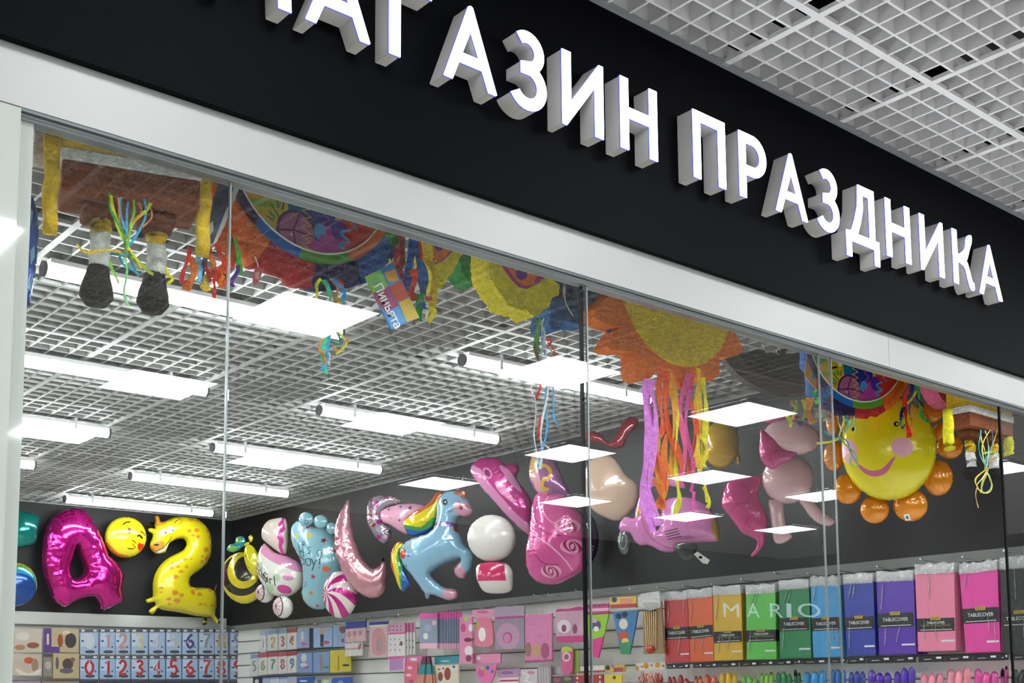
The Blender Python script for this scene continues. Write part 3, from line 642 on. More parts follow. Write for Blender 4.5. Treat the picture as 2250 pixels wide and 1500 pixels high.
balloon('mane', WR(920, 1130, 4.46), cC, mane, rb, [(smooth([(660, 380), (590, 460), (470, 540), (350, 600), (340, 760), (600, 740), (640, 500)], 4), 1), (smooth([(600, 560), (500, 640), (340, 625), (330, 760), (600, 740)], 4), 2), (smooth([(610, 620), (500, 668), (350, 655), (330, 760), (600, 740)], 4), 3)], k=.6, parent=e)
tail = [(345, 765), (300, 753), (265, 790), (246, 860), (250, 950), (280, 1030), (308, 1105), (345, 1142), (378, 1100), (402, 1078), (372, 1010), (342, 930), (322, 850)]
balloon('tail', pl, cC, tail, rb, [([(300, 770), (262, 860), (285, 1000), (320, 1120), (420, 1160), (420, 760)], 1), ([(318, 800), (298, 880), (322, 1000), (335, 1150), (440, 1160), (440, 760)], 2), ([(340, 900), (345, 1000), (338, 1150), (440, 1160), (440, 900)], 3)], k=.6, parent=e)
mb = MB(); a_ = pl.at(pl.hit(*cC([(770, 352)])[0])); b_ = pl.at(pl.hit(*cC([(822, 228)])[0])); mb.tube([a_, a_*.4+b_*.6, b_], [.014, .008, .003], 10); o = mb.build('horn', foil('#c9ccce', .7)); o.parent = e; o.matrix_local = e.matrix_world.inverted()
balloon('forelock', WR(1012, 1083, 4.44), cC, [(735, 372), (765, 345), (815, 348), (835, 370), (825, 410), (800, 400), (770, 382)], [foil('#b86a4a', .5)], k=.5, parent=e, wr=.3)

pl = WR(1080, 1180, 4.46)
e = whole('white_balloon', 'plain round white foil balloon right of the unicorn', 'balloon', 1080, 1180, pl)
balloon('balloon_body', pl, cC, ell(1038, 722, 190, 186), [foil('#dedad3', .03, .25)], k=.62, sm=0, parent=e, wr=.06)
pl = WR(1086, 1270, 4.46)
e = whole('small_balloon', 'small white foil balloon with a pinkish red middle hanging below the round white one', 'balloon', 1086, 1268, pl)
balloon('balloon_body', pl, cC, [(930, 930), (1050, 906), (1150, 918), (1200, 975), (1205, 1060), (1190, 1130), (1120, 1155), (1000, 1150), (945, 1100), (915, 1010)], [foil('#dcd5ce', .03, .25), foil('#cf3a68', .15)], [([(962, 880), (1140, 880), (1165, 1058), (935, 1062)], 1)], k=.55, parent=e)

pl = WR(1100, 1080, 4.62)
e = whole('long_balloon', 'long magenta foil balloon with pale pink patches slanting down behind the white one', 'balloon', 1100, 1080, pl)
balloon('balloon_body', pl, cC, [(870, 180), (900, 130), (960, 92), (1050, 84), (1110, 110), (1150, 152), (1190, 130), (1240, 146), (1250, 190), (1232, 240), (1262, 300), (1320, 370), (1350, 450), (1345, 560), (1340, 700), (1280, 662), (1200, 592), (1130, 522), (1060, 442), (990, 362), (930, 292), (885, 240)],
        [foil('#c42f86', .35), foil('#dd8fbb', .2), foil('#8c1c62', .3)], [([(860, 170), (900, 150), (970, 190), (1010, 260), (1110, 380), (1230, 520), (1360, 640), (1360, 720), (1100, 520)], 1), (ell(1025, 222, 34, 50, -35), 1), (ell(1025, 222, 20, 32, -35), 2), (smooth([(1090, 285), (1160, 320), (1215, 400), (1260, 480), (1180, 420), (1110, 360)], 4), 1), (smooth([(1110, 160), (1180, 190), (1240, 270), (1290, 370), (1220, 320), (1160, 240)], 4), 1)]+[(stroke([(1060+i*22, 195+i*30), (1090+i*22, 170+i*30)], 4), 1) for i in range(3)], k=.5, parent=e, wr=.08)

pl = WR(1205, 1045, 4.62)
e = whole('swirl_balloon', 'purple foil balloon with a peach front and gold swirl above the roses', 'balloon', 1205, 1035, pl)
balloon('balloon_body', pl, cC, [(1330, 200), (1342, 110), (1370, 40), (1420, 8), (1500, 60), (1560, 160), (1600, 260), (1640, 340), (1655, 430), (1600, 410), (1500, 385), (1400, 370), (1348, 290)], [foil('#a0669a', .3), foil('#d2b07a', .2), foil('#e2b62a', .2), foil('#d9a0a8', .1)],
        [(smooth([(1325, 150), (1380, 30), (1410, 120), (1420, 220), (1400, 300), (1360, 260)], 4), 1), (smooth([(1370, 230), (1420, 220), (1450, 330), (1490, 380), (1410, 375)], 4), 3), (stroke([(1420, 170), (1480, 165), (1515, 210), (1500, 260), (1460, 280), (1450, 330), (1500, 350)], 26, 4), 2)], k=.55, parent=e, wr=.08)
pl = WR(1215, 1180, 4.5)
e = whole('rose_balloon', 'large pink foil balloon printed with roses', 'balloon', 1215, 1185, pl)
rs = [foil('#d6589a', .25), foil('#e79dbb', .1), foil('#a8336e', .3)]
rg = []
for cx, cy, R0 in ((1660, 640, 95), (1530, 990, 80), (1700, 800, 90)):
    for kk in range(5):
        rr = R0*(1-kk*.19); rg.append((ell(cx, cy, rr, rr*.62, 25*kk), 1 if kk % 2 == 0 else 2))
rg += [(stroke([(1385, 700), (1450, 740), (1540, 800), (1640, 900), (1690, 980)], 14, 4), 1), (stroke([(1420, 420), (1400, 560), (1480, 680), (1620, 720)], 10, 4), 2), (stroke([(1340, 700), (1400, 840), (1480, 930), (1600, 940)], 10, 4), 2), (stroke([(1500, 400), (1470, 520), (1560, 620), (1640, 560)], 10, 4), 1)]
balloon('balloon_body', pl, cC, [(1390, 372), (1360, 450), (1345, 560), (1340, 680), (1312, 780), (1308, 900), (1330, 1000), (1380, 1055), (1450, 1080), (1550, 1082), (1640, 1042), (1720, 1000), (1775, 940), (1800, 830), (1800, 700), (1760, 560), (1700, 480), (1650, 420), (1600, 385), (1500, 372)], rs, rg, k=.6, parent=e, wr=.07)
pl = WR(1290, 1200, 4.73)
e = whole('round_balloon', 'dark purple foil balloon half hidden behind the rose balloon', 'balloon', 1285, 1200, pl)
balloon('balloon_body', pl, cD, ell(120, 1060, 128, 230), [foil('#4a3460', .5), foil('#7a52a0', .5)], [(ell(110, 960, 60, 40, 20), 1), (ell(130, 1150, 50, 60), 1)], k=.5, sm=0, parent=e, wr=.15)

pl = WR(1343, 1075, 4.50)
e = whole('oval_balloon', 'plain beige oval foil balloon under a red foil ribbon', 'balloon', 1343, 1080, pl)
balloon('balloon_body', pl, cD, [(160, 430), (250, 385), (350, 385), (420, 450), (470, 530), (550, 600), (578, 680), (560, 780), (500, 860), (400, 915), (300, 890), (200, 830), (145, 750), (122, 660), (130, 540)], [foil('#cdb09a', .05, .2)], k=.55, parent=e)
pl = WR(1345, 955, 4.58)
e = whole('ribbon_balloon', 'curved red foil ribbon balloon above the beige oval one', 'balloon', 1345, 955, pl)
balloon('balloon_body', pl, cD, [(120, 215), (180, 170), (260, 200), (330, 262), (400, 190), (440, 100), (510, 55), (575, 80), (560, 140), (490, 210), (450, 300), (385, 325), (330, 305), (250, 270), (170, 262)], [foil('#8e2330', .25)], k=.5, parent=e, wr=.15)

pl = WR(1425, 1120, 4.40)
e = whole('scooter_balloon', 'pink motor scooter shaped foil balloon with grey wheels', 'balloon', 1470, 1140, pl)
sc_ = [(620, 640), (575, 730), (547, 830), (540, 892), (480, 882), (440, 900), (412, 960), (430, 1000), (500, 1012), (540, 1080), (590, 1117), (640, 1112), (690, 1130), (760, 1165), (830, 1174), (880, 1160), (900, 1118), (980, 1104), (1100, 1092), (1215, 1087), (1247, 1050), (1240, 950), (1195, 850), (1135, 782), (1060, 742), (960, 716), (860, 720), (800, 742), (764, 790), (752, 900), (740, 990), (712, 985), (700, 900), (700, 760), (695, 680), (660, 642)]
rg = [(stroke([(800, 1018), (917, 990)], 7), 1), (stroke([(812, 1038), (925, 1011)], 7), 1), (stroke([(820, 1057), (934, 1031)], 7), 1), (stroke([(830, 1076), (942, 1051)], 7), 1), ([(1180, 920), (1240, 920), (1255, 1060), (1215, 1085), (1190, 1010)], 2), (stroke([(620, 700), (612, 880), (650, 1000), (720, 1090), (850, 1150)], 8, 4), 3), (stroke([(760, 880), (820, 840), (900, 830), (950, 880), (1020, 1055)], 4, 4), 3), (stroke([(750, 1000), (770, 1070), (900, 1078), (1130, 1050), (1140, 990)], 4, 4), 3), (ell(580, 850, 14, 36), 2), (smooth([(690, 960), (725, 935), (745, 990), (710, 1000)], 3), 1)]
balloon('scooter_body', pl, cD, sc_, [foil('#dd86c4', .12, .14), blk, foil('#c8a02c', .3), foil('#c062a4', .15)], rg, k=.6, sm=3, parent=e)
balloon('handlebar', pl, cD, [(596, 600), (604, 545), (640, 520), (690, 545), (760, 570), (880, 575), (960, 610), (955, 650), (880, 640), (800, 620), (700, 640), (660, 660), (620, 640)], [foil('#dd86c4', .12, .14)], k=.6, parent=e)
balloon('front_wheel', WR(1371, 1190, 4.44), cD, ell(458, 1085, 55, 106), [foil('#5c6360', .3), foil('#9aa09c', .3)], [(ell(452, 1085, 34, 70), 1), (ell(450, 1085, 26, 56), 0)], k=.5, sm=0, parent=e)
balloon('rear_wheel', WR(1510, 1210, 4.44), cD, [(880, 1110), (1040, 1098), (1050, 1160), (1020, 1220), (960, 1240), (910, 1200)], [foil('#4a524e', .3)], k=.4, parent=e)
item('paper_tag', WR(1542, 1225, 4.40), cD([(1030, 1190), (1060, 1168), (1162, 1238), (1142, 1272), (1100, 1262)]), [gloss('#d9d9d0'), blk], [(cD(ell(1085, 1215, 16, 12)), 1)], parent=e, h=.002)

pl = WR(1588, 975, 4.62)
e = whole('gold_balloon', 'gold foil balloon behind the long paper streamers', 'balloon', 1588, 978, pl)
balloon('balloon_body', pl, cD, ell(1252, 290, 150, 195), [foil('#c39a24', .3), blk, gloss('#a258b0')], [(stroke([(1170, 190), (1145, 215), (1160, 235)], 6), 1), (ell(1140, 300, 30, 48), 2)], k=.6, sm=0, parent=e)
mb = MB(); mb.tube([pl.at(pl.hit(*p)) for p in cD([(1385, 150), (1375, 200), (1395, 260), (1385, 330), (1400, 400), (1392, 450)])], [.006, .009, .006, .008, .01, .012], 7); o = mb.build('gold_trim', foil('#b8863a', .6), smooth=True); o.parent = e; o.matrix_local = e.matrix_world.inverted()

pk2 = foil('#d9b0b4', .05, .18); mg2 = foil('#c4357c', .15)
pl = WR(1730, 1040, 4.44)
e = whole('pink_balloon', 'plain pale pink foil balloon of round shapes and two tubes with curled magenta ends', 'balloon', 1730, 1040, pl)
balloon('upper_oval', WR(1745, 960, 4.40), cD, ell(1840, 225, 235, 142, 9), [pk2], k=.6, sm=0, parent=e)
balloon('lower_round', pl, cD, ell(1806, 570, 216, 205, -12), [pk2], k=.66, sm=0, parent=e)
balloon('tube', pl, cD, [(1645, 750), (1700, 740), (1762, 760), (1775, 860), (1792, 950), (1815, 1000), (1842, 1040), (1805, 1080), (1740, 1105), (1690, 1080), (1672, 980), (1655, 860)], [pk2], k=.66, parent=e)
balloon('tube', pl, cD, [(1890, 740), (1960, 690), (2015, 750), (2095, 830), (2185, 895), (2192, 930), (2145, 960), (2055, 935), (1980, 870), (1930, 800)], [pk2], k=.66, parent=e)
balloon('magenta_curl', WR(1700, 985, 4.34), cD, [(1585, 160), (1640, 190), (1720, 240), (1745, 300), (1800, 335), (1885, 350), (1825, 412), (1740, 452), (1680, 492), (1600, 440), (1570, 350), (1572, 240)], [mg2, foil('#8c2458', .2)], [(stroke([(1700, 470), (1660, 400), (1700, 350), (1880, 350)], 8, 4), 1)], k=.6, parent=e)
balloon('magenta_curl', pl, cD, [(1290, 625), (1320, 592), (1400, 560), (1500, 540), (1592, 565), (1575, 650), (1560, 720), (1605, 800), (1642, 900), (1625, 1000), (1612, 1100), (1572, 1160), (1520, 1212), (1500, 1195), (1540, 1140), (1548, 1080), (1500, 1050), (1420, 1010), (1370, 940), (1320, 870), (1262, 800), (1265, 710)], [mg2, foil('#8c2458', .2)], [(stroke([(1340, 850), (1400, 790), (1480, 780), (1500, 700), (1440, 610)], 6, 4), 1), (stroke([(1460, 940), (1520, 880), (1590, 900)], 6, 4), 1), (stroke([(1430, 990), (1470, 1000), (1490, 1040)], 6, 4), 1)], k=.62, parent=e)
balloon('magenta_curl', WR(1745, 905, 4.5), cD, [(1560, 40), (1640, 5), (1760, 20), (1900, 60), (1820, 100), (1640, 110)], [mg2], k=.5, parent=e)

pl = WR(1950, 1000, 4.40, 215)
e = whole('sun_balloon', 'large yellow sun foil balloon with pink cheeks and orange round rays', 'balloon', 1950, 990, pl)
og = foil('#e08a1c', .15, .16)
p2 = WR(1950, 1000, 4.46, 215)
for q in ((442, 840, 78, 108), (545, 1078, 106, 115), (740, 1228, 108, 106), (1002, 1198, 130, 122), (1205, 1000, 112, 132), (1290, 770, 100, 92), (1240, 665, 80, 70), (1150, 520, 90, 80), (432, 590, 50, 100), (640, 420, 90, 80)):
    balloon('ray_ball', p2, cE, ell(*q, 0, 36), [og], k=.7, sm=0, parent=e, wr=.18)
item('printed_tag', WR(1990, 1132, 4.32, 215), cE([(952, 1268), (990, 1262), (1004, 1306), (966, 1312)]), [gloss('#c9d4d0'), gloss('#2c5a50')], [(cE([(965, 1278), (984, 1275), (990, 1298), (972, 1302)]), 1)], parent=e, h=.001)
rg = [(smooth([(596, 900), (640, 962), (700, 1000), (760, 1006), (822, 980), (868, 905), (886, 865), (850, 892), (800, 945), (740, 966), (680, 955), (620, 915)], 3), 1), (ell(935, 800, 80, 72), 2), (ell(556, 822, 56, 88, -10), 2), (ell(893, 632, 21, 19), 3), (ell(898, 632, 10, 9), 0), (ell(585, 660, 16, 15), 3), (stroke([(790, 560), (770, 620), (760, 700)], 3), 4)]
balloon('sun_face', pl, cE, ell(845, 780, 350, 384), [foil('#dcd21c', .06, .16), gloss('#c0608c'), gloss('#dda4b4'), blk, foil('#c8b818', .1)], rg, k=.5, sm=0, parent=e, wr=.03)
# ================================================================= pinatas and paper decorations just inside the window
def cF(p): return X(0, 200, 3.0, p)
def cG(p): return X(400, 350, 3.75, p)
def cH(p): return X(780, 450, 3.334, p)
def cI(p): return X(1250, 600, 3.333, p)
def PY(y): return Plane((2, y, 2.8), -90)
def under(o, e): o.parent = e; o.matrix_local = e.matrix_world.inverted() @ o.matrix_world; return o
bpy.context.view_layer.update()
def jag(poly, amp, seed=1, step=None):
    r = random.Random(seed); st = step or amp*1.3
    P = resample(poly, st); c = np.array(P).mean(0); out = []
    for i, p in enumerate(P):
        d = np.array(p)-c; d = d/(np.linalg.norm(d)+1e-9); out.append(tuple(np.array(p)+d*r.uniform(-amp, amp)*.5))
    return out
def ribbon(name, plane, pts, wd, m_, parent, tw=.4, seed=0, sag=.0, thick=.0009):
    """crepe strip following photo points; twists along its length, real small thickness"""
    r = random.Random(seed); P = [plane.at(plane.hit(*p)) for p in smooth(pts, 5, False)]; n = len(P); ph = r.uniform(0, 6)
    mb = MB(); L = []
    for i, p in enumerate(P):
        t = P[min(i+1, n-1)]-P[max(i-1, 0)]; t = t/(np.linalg.norm(t)+1e-9); side = np.cross(t, plane.n); side = side/(np.linalg.norm(side)+1e-9)
        a = tw*math.sin(ph+i*.55); d = side*math.cos(a)+plane.n*math.sin(a); nn = np.cross(t, d); off = plane.n*(.008*math.sin(ph*2+i*.4)+sag)
        h_ = d*wd/2*(1-.25*abs(math.sin(i*.3+ph))); q = p+off
        L += [q-h_+nn*thick, q+h_+nn*thick, q+h_-nn*thick, q-h_-nn*thick]
    F = [(4*i+k, 4*i+(k+1) % 4, 4*i+4+(k+1) % 4, 4*i+4+k) for i in range(n-1) for k in range(4)]+[(3, 2, 1, 0), (4*n-4, 4*n-3, 4*n-2, 4*n-1)]
    inv = parent.matrix_world.inverted(); mb.add([tuple(inv @ Vector(v)) for v in L], F); return mb.build(name, m_, parent)
def strip_set(e, plane, lst, name='paper_strip', seed=0, **kw):
    for i, (pts, w_, c) in enumerate(lst): ribbon(name, plane, pts, w_, crepe(c), e, seed=seed+i, **kw)
def hang(name, px, py, y, label, cat): return node(name, PY(y), px, py, label, cat)

GR, YE, BL, OR, RD, PU, LG, MG, SKY = '#2f8a3a', '#d8b41e', '#1d4f8f', '#d9621e', '#a52420', '#3a2358', '#6fa832', '#b02a7c', '#3a8fc8'

# --- box pinata, left end of the window (plain stand-in) and its twin at the right end
brown = crepe('#6e3e28'); brown2 = crepe('#5a3018'); whp = crepe('#c9c5ba'); yel = crepe('#d69a1e')
def box_pinata(label, fl, ang, W2, D2, zb, z1, z2, zt):
    """fl = front left bottom corner; heights of the white band given as z1, z2"""
    ca, sa = math.cos(math.radians(ang)), math.sin(math.radians(ang)); W, D = W2/2, D2/2
    e = empty('box_pinata', (fl[0]+ca*W-sa*D, fl[1]+sa*W+ca*D, zb), label, 'pinata'); e.rotation_euler = (0, 0, math.radians(ang)); bpy.context.view_layer.update()
    a = MB(); a.box(-W, W, -D, D, 0, z1-zb); bevel(a.build('lower_box', brown, e), .004)
    a = MB(); a.box(-W-.004, W+.004, -D-.004, D+.004, z1-zb, z2-zb); bevel(a.build('white_band', whp, e), .003)
    a = MB(); a.box(-W, W, -D, D, z2-zb, zt-zb); bevel(a.build('upper_box', yel, e), .004)
    for s in (-.42, .42):
        a = MB(); a.box(W*(s-.27), W*(s+.27), -D*.4, D*.8, -.030, .002); bevel(a.build('bottom_block', brown2, e), .008, 3)
    return e
def rel_to(e): return lambda px, py, y: np.array(e.matrix_world.inverted() @ Vector(PT(px, py, y=y)))
def paper_tube(e, name, x, y, z0, z1, r, m_, n=14, taper=1.0, wob=.003):
    r_ = random.Random(int(x*1e4)); a = MB(); k = 7
    a.tube([(x+r_.uniform(-wob, wob), y+r_.uniform(-wob, wob), z0+(z1-z0)*i/k) for i in range(k+1)], [r*(1-(1-taper)*i/k)*r_.uniform(.95, 1.05) for i in range(k+1)], n)
    return a.build(name, m_, e, smooth=True)
q = lambda px, py, y: PT(px, py, y=y)
e = box_pinata('brown, white and yellow box pinata hanging at the left end of the window', (.843, .20), -16.4, .283, .13, 2.656, 2.723, 2.748, 2.87)
rel = rel_to(e)
for (xa, ya, yb, nm) in ((222, 492, 588, 0), (345, 515, 603, 1)):
    p = rel(xa, ya, .24); p2_ = rel(xa, yb, .24)
    paper_tube(e, 'tube_cuff', p[0], p[1], p[2]+.01, p[2]-.018, .0225, yel)
    paper_tube(e, 'paper_tube', p[0], p[1], p[2]-.018, p2_[2], .0215, crepe('#bfc0b6'))
    p3 = rel(xa-4, yb+84, .24); o = paper_tube(e, 'dark_pompon', p[0]-.003, p[1], p2_[2]+.002, p3[2]+.006, .030, crepe('#26221f'), taper=.75)
    a = MB()
    zz = [0, .22, .5, .78, 1]; rr = [.022, .026, .033, .036, .022]; L = p3[2]-p2_[2]
    a.tube([(p[0]-.002-i*.001, p[1], p2_[2]+L*t) for i, t in enumerate(zz)], rr, 14); bpy.data.objects.remove(o); a.build('dark_pompon', crepe('#26221f'), e, smooth=True)
for xa, ya, yb in ((116, 300, 516), (450, 390, 562)):
    p = rel(xa, ya, .19 if xa < 200 else .13); p2_ = rel(xa+4, yb, .19 if xa < 200 else .13); paper_tube(e, 'hanging_tassel', p[0], p[1], p[2], p2_[2], .0165, crepe('#cf9a22'), taper=.9)
p = rel(110, 300, .20); a = MB(); a.box(p[0]-.03, p[0]+.022, -.02, .04, p[2]-.028, p[2]+.05); bevel(a.build('corner_block', crepe('#a89c92'), e), .008)
PL = PY(.15)
rib = [([(240, 425), (248, 460), (262, 500), (275, 540)], .006, GR), ([(243, 430), (258, 480), (280, 545), (310, 590)], .009, '#b8c21e'), ([(257, 437), (262, 470), (272, 500)], .005, '#c8743a'), ([(267, 433), (268, 470), (275, 510)], .006, SKY), ([(284, 442), (280, 480), (274, 520)], .005, SKY), ([(293, 440), (298, 465), (285, 500), (276, 545)], .006, LG), ([(306, 443), (308, 470), (290, 490), (278, 530)], .005, '#c8743a'), ([(315, 438), (317, 480), (300, 520), (278, 545)], .006, SKY), ([(335, 442), (318, 465), (295, 485), (285, 510)], .008, '#b8c21e'), ([(330, 450), (330, 480), (312, 500)], .004, '#b06a3a'),
       ([(275, 540), (285, 560), (300, 575), (318, 590), (340, 600)], .008, '#8a9a2a'), ([(165, 540), (185, 552), (215, 550), (245, 552), (270, 560)], .007, '#d0a028'), ([(245, 555), (262, 562), (280, 560), (290, 570), (298, 600)], .006, '#2a7a9a'), ([(246, 570), (250, 600), (258, 625)], .006, LG), ([(272, 560), (276, 600), (275, 640), (286, 672)], .006, '#7ab87a'), ([(360, 585), (372, 600), (380, 612), (365, 625)], .008, YE), ([(255, 552), (270, 575), (290, 590), (300, 605)], .006, '#2f8fb0')]
strip_set(e, PL, rib, 'ribbon', 3, tw=.5, sag=.0)

# tag packet and streamers between the box pinata and the round pinata
pl = PY(.17)
e = hang('pinata_packet', 480, 480, .17, 'dark blue printed packet hanging beside the first glass joint', 'packet')
item('packet_body', pl, cG([(300, 180), (365, 170), (448, 262), (420, 330), (330, 560), (262, 700), (205, 712), (182, 660), (225, 480), (250, 330)]), [gloss('#232a48'), gloss('#b8b8b4'), gloss('#4a2a50')], [(cG([(412, 225), (448, 262), (300, 640), (265, 700), (232, 715), (300, 540), (390, 300)]), 1), (cG([(210, 540), (235, 520), (240, 600), (205, 640)]), 1), (cG([(250, 330), (300, 185), (320, 215), (280, 330)]), 2), (cG([(340, 370), (372, 330), (382, 372), (352, 412)]), 0)], parent=e, h=.012)
e = hang('streamer_bunch', 480, 560, .22, 'bunch of orange, red, blue and green crepe streamers behind the first glass joint', 'streamers')
strip_set(e, PY(.215), [(cG(p), w_, c) for p, w_, c in [
    ([(70, 720), (45, 800), (20, 900), (10, 1000), (50, 1010)], .012, '#c8302c'), ([(110, 800), (95, 900), (70, 1000), (40, 1070)], .020, OR), ([(150, 730), (130, 830), (160, 880), (130, 950), (150, 1020)], .015, '#6aa0c8'), ([(190, 690), (185, 790), (190, 880), (160, 1010)], .012, '#2a5a90'), ([(230, 700), (215, 790), (260, 880), (240, 960)], .02, OR), ([(210, 960), (190, 1030), (215, 1090)], .02, '#d8a028'),
    ([(300, 620), (300, 760), (350, 880), (300, 960), (345, 1040)], .022, '#c04018'), ([(350, 540), (340, 720), (370, 800), (360, 920), (380, 1040)], .024, '#c85a20'), ([(365, 480), (400, 640), (430, 760), (400, 900)], .024, '#c04818'), ([(400, 620), (380, 760), (385, 860), (340, 980)], .015, '#3a2018'), ([(280, 900), (250, 1000), (275, 1060), (275, 1140)], .010, RD), ([(250, 920), (275, 900), (262, 940)], .014, '#205a78'), ([(430, 620), (450, 760), (470, 860), (510, 940), (490, 950)], .016, '#3f9a24'), ([(440, 880), (455, 930), (420, 1000), (412, 1055)], .013, '#4a2a78'), ([(210, 790), (190, 880), (210, 960), (250, 1000)], .012, '#8a2018'), ([(330, 960), (310, 1020), (370, 1040)], .014, OR)]], seed=40, tw=.6)

# --- round pinatas with a printed party picture
def round_pinata(label, plane, uvc, R, ang=0, seed=1, flip=False):
    e = empty('round_pinata', label=label, cat='pinata'); e.matrix_world = plane.matrix(uvc)
    def pol(r, a): a = math.radians(a+ang); return (R*r*math.cos(a), R*r*math.sin(a))
    def sec(r0, r1, a0, a1, n=10): return [pol(r1, a0+(a1-a0)*k/n) for k in range(n+1)]+[pol(r0, a1-(a1-a0)*k/n) for k in range(n+1)]
    cols = [crepe(c) for c in ('#c8561c', '#1d4a80', '#8f1f1f', '#241a40', '#d85a1c', '#1f6a8a', '#2f7a2c', '#a01e20')]
    body = jag([pol((1.24 if not 120 < a < 222 else 1.04) if flip else 1.37, a) for a in range(0, 360, 6)], R*.05, seed, R*.06)
    arcs = [(0, 50, 0), (50, 110, 1), (110, 170, 3), (170, 243, 4), (243, 273, 2), (273, 302, 3), (302, 331, 1), (331, 360, 6)]
    if flip: arcs = [(0, 60, 4), (60, 120, 6), (120, 170, 5), (170, 238, 1), (238, 266, 3), (266, 298, 2), (298, 360, 4)]
    me, _ = art(body, [(sec(0, 1.8, a0, a1), k) for a0, a1, k in arcs], mode='foil', k=0.0, back=0, center=(0, 0), step=R*.09)
    # give the fringe body its real depth: push the back shell away and ruffle the front
    nv = len(me.vertices); r = random.Random(seed); co = np.array([tuple(v.co) for v in me.vertices]); nb = max(i for f in me.polygons[:len(me.polygons)//2] for i in f.vertices)+1
    for i, v in enumerate(me.vertices):
        rr = math.hypot(v.co.x, v.co.y)
        if i < nb: v.co.z = -.012*(rr > R*1.25)+r.uniform(-.003, .003)*(rr > R)
        else: v.co.z = -.085+r.uniform(-.003, .003)
    me.name = 'fringe_body'; obj('fringe_body', me, e, cols)
    rc = [gloss(c) for c in ('#2b1548', '#1464b4', '#4f9a28', '#d2661e', '#b81e6a', '#2a8a3a')]
    ring = [(0, 40, 1), (40, 90, 3), (90, 140, 5), (140, 231, 0), (231, 262, 1), (262, 297, 2), (297, 332, 3), (332, 360, 4)]
    me, _ = art([pol(1.105, a) for a in range(0, 360, 6)], [(sec(.9, 1.3, a0, a1), k) for a0, a1, k in ring], holes=[[pol(.99, a) for a in range(0, 360, 6)]], h=.006, center=(0, 0)); o = obj('colour_ring', me, e, rc); o.location = (0, 0, .004)
    pc = [gloss(c) for c in ('#b8a418', '#7da02c', '#23307c', '#4a2a88', '#b82c20', '#9a5a80', '#c8a024', '#a83a8a', '#3a8ab8', '#e2e0dc', '#2f8a48', '#14607c', '#5a1c50', '#15130f')]
    def P2(x, y): return (R*x, R*y)
    zz = lambda x, y, n, dx, dy, w_: stroke([P2(x+(dx if k % 2 else -dx), y-k*dy) for k in range(n)], R*w_)
    rg = [([P2(-1.2, 1.1), P2(1.2, 1.1), P2(1.2, 0), P2(-1.2, 0)], 2), (ell(0, R*.35, R*.45, R*.4), 7), ([P2(-1.2, .5), P2(-.7, .4), P2(-.62, -.55), P2(-1.2, -.55)], 10), ([P2(-.95, -.55), P2(-.62, -.38), P2(-.5, -.52), P2(-.8, -.75)], 6), ([P2(-.7, -.40), P2(-.36, -.44), P2(-.40, -.56), P2(-.70, -.64)], 0),
          ([P2(-.82, -.60), P2(-.38, -.52), P2(-.34, -.60), P2(-.74, -.76)], 1), ([P2(-.76, -.66), P2(-.30, -.58), P2(-.30, -1.1), P2(-.60, -1.05)], 0), ([P2(-.36, .1), P2(-.12, .1), P2(-.08, -.62), P2(-.30, -.60)], 11), ([P2(-.12, 0), P2(.30, 0), P2(.28, -1.05), P2(-.06, -1.05)], 2), ([P2(.12, -.66), P2(.34, -.55), P2(.46, -1.0), P2(.05, -1.1)], 3), ([P2(.32, .1), P2(1.1, .1), P2(1.1, -1), P2(.44, -1), P2(.38, -.7)], 4),
          (ell(-R*.20, -R*.83, R*.25, R*.26), 12), (ell(-R*.19, -R*.83, R*.22, R*.235), 5), (stroke([P2(-.16, -.6), P2(-.24, -.8), P2(-.2, -1.0)], R*.02), 12), (stroke([P2(-.42, -.84), P2(-.22, -.80), P2(.02, -.82)], R*.02), 12), (ell(-R*.26, -R*.86, R*.012), 9),
          (ell(R*.26, -R*.80, R*.17, R*.16), 7), (ell(R*.10, -R*.74, R*.08, R*.10), 8), (ell(R*.34, -R*.66, R*.10, R*.12), 3), (ell(R*.08, -R*.93, R*.14, R*.08), 7),
          (zz(-.07, -.36, 14, .055, .048, .028), 6), (zz(.17, -.36, 6, .045, .07, .028), 7), (stroke([P2(.18, -.76), P2(.10, -.82), P2(.2, -.88), P2(.06, -.9)], R*.035, 4), 7), (zz(.55, -.42, 4, .045, .06, .025), 8), (stroke([P2(.50, -.62), P2(.36, -.68), P2(.48, -.76), P2(.34, -.82), P2(.42, -.86)], R*.03, 4), 8),
          (stroke([P2(-.54, -.66), P2(-.47, -.72), P2(-.50, -.78)], R*.03), 10), (stroke([P2(-.45, -.64), P2(-.42, -.70)], R*.03), 10), (stroke([P2(-.58, -.42), P2(-.56, -.50), P2(-.44, -.47)], R*.035), 13), ([P2(-.50, -.22), P2(-.44, -.2), P2(-.34, -.44), P2(-.40, -.46)], 9)]
    rg += [(stroke([P2(-.40+.09*math.cos(t), -.80+.20*math.sin(t)), P2(-.40+.17*math.cos(t), -.80+.30*math.sin(t))], R*.016), 12) for t in (1.3, 1.8, 2.3, 2.9, 3.5)]
    me, _ = art([pol(.985, a) for a in range(0, 360, 5)], rg, h=.005, center=(0, 0)); o = obj('printed_picture', me, e, pc); o.location = (0, 0, .004)
    mb = MB(); mb.tube([(*pol(.99, a), .010) for a in range(0, 361, 6)], R*.012, 6, cap=False); mb.build('white_rim', gloss('#d8d4c8'), e)
    return e
R1 = .2270
e = round_pinata('large round rainbow fringed pinata with a printed party picture, left of the window', PY(.30), (-(2-1.498) if False else 0, 0), R1) if False else None
PYr = PY(.30); uvc = (1.498-2, 2.928-2.8)
uvc = tuple((np.array([1.498, .30, 2.928])-PYr.p) @ np.array([PYr.u, PYr.v]).T)
e = round_pinata('large rainbow fringed round pinata with a printed party picture, right of the first glass joint', PYr, uvc, R1)
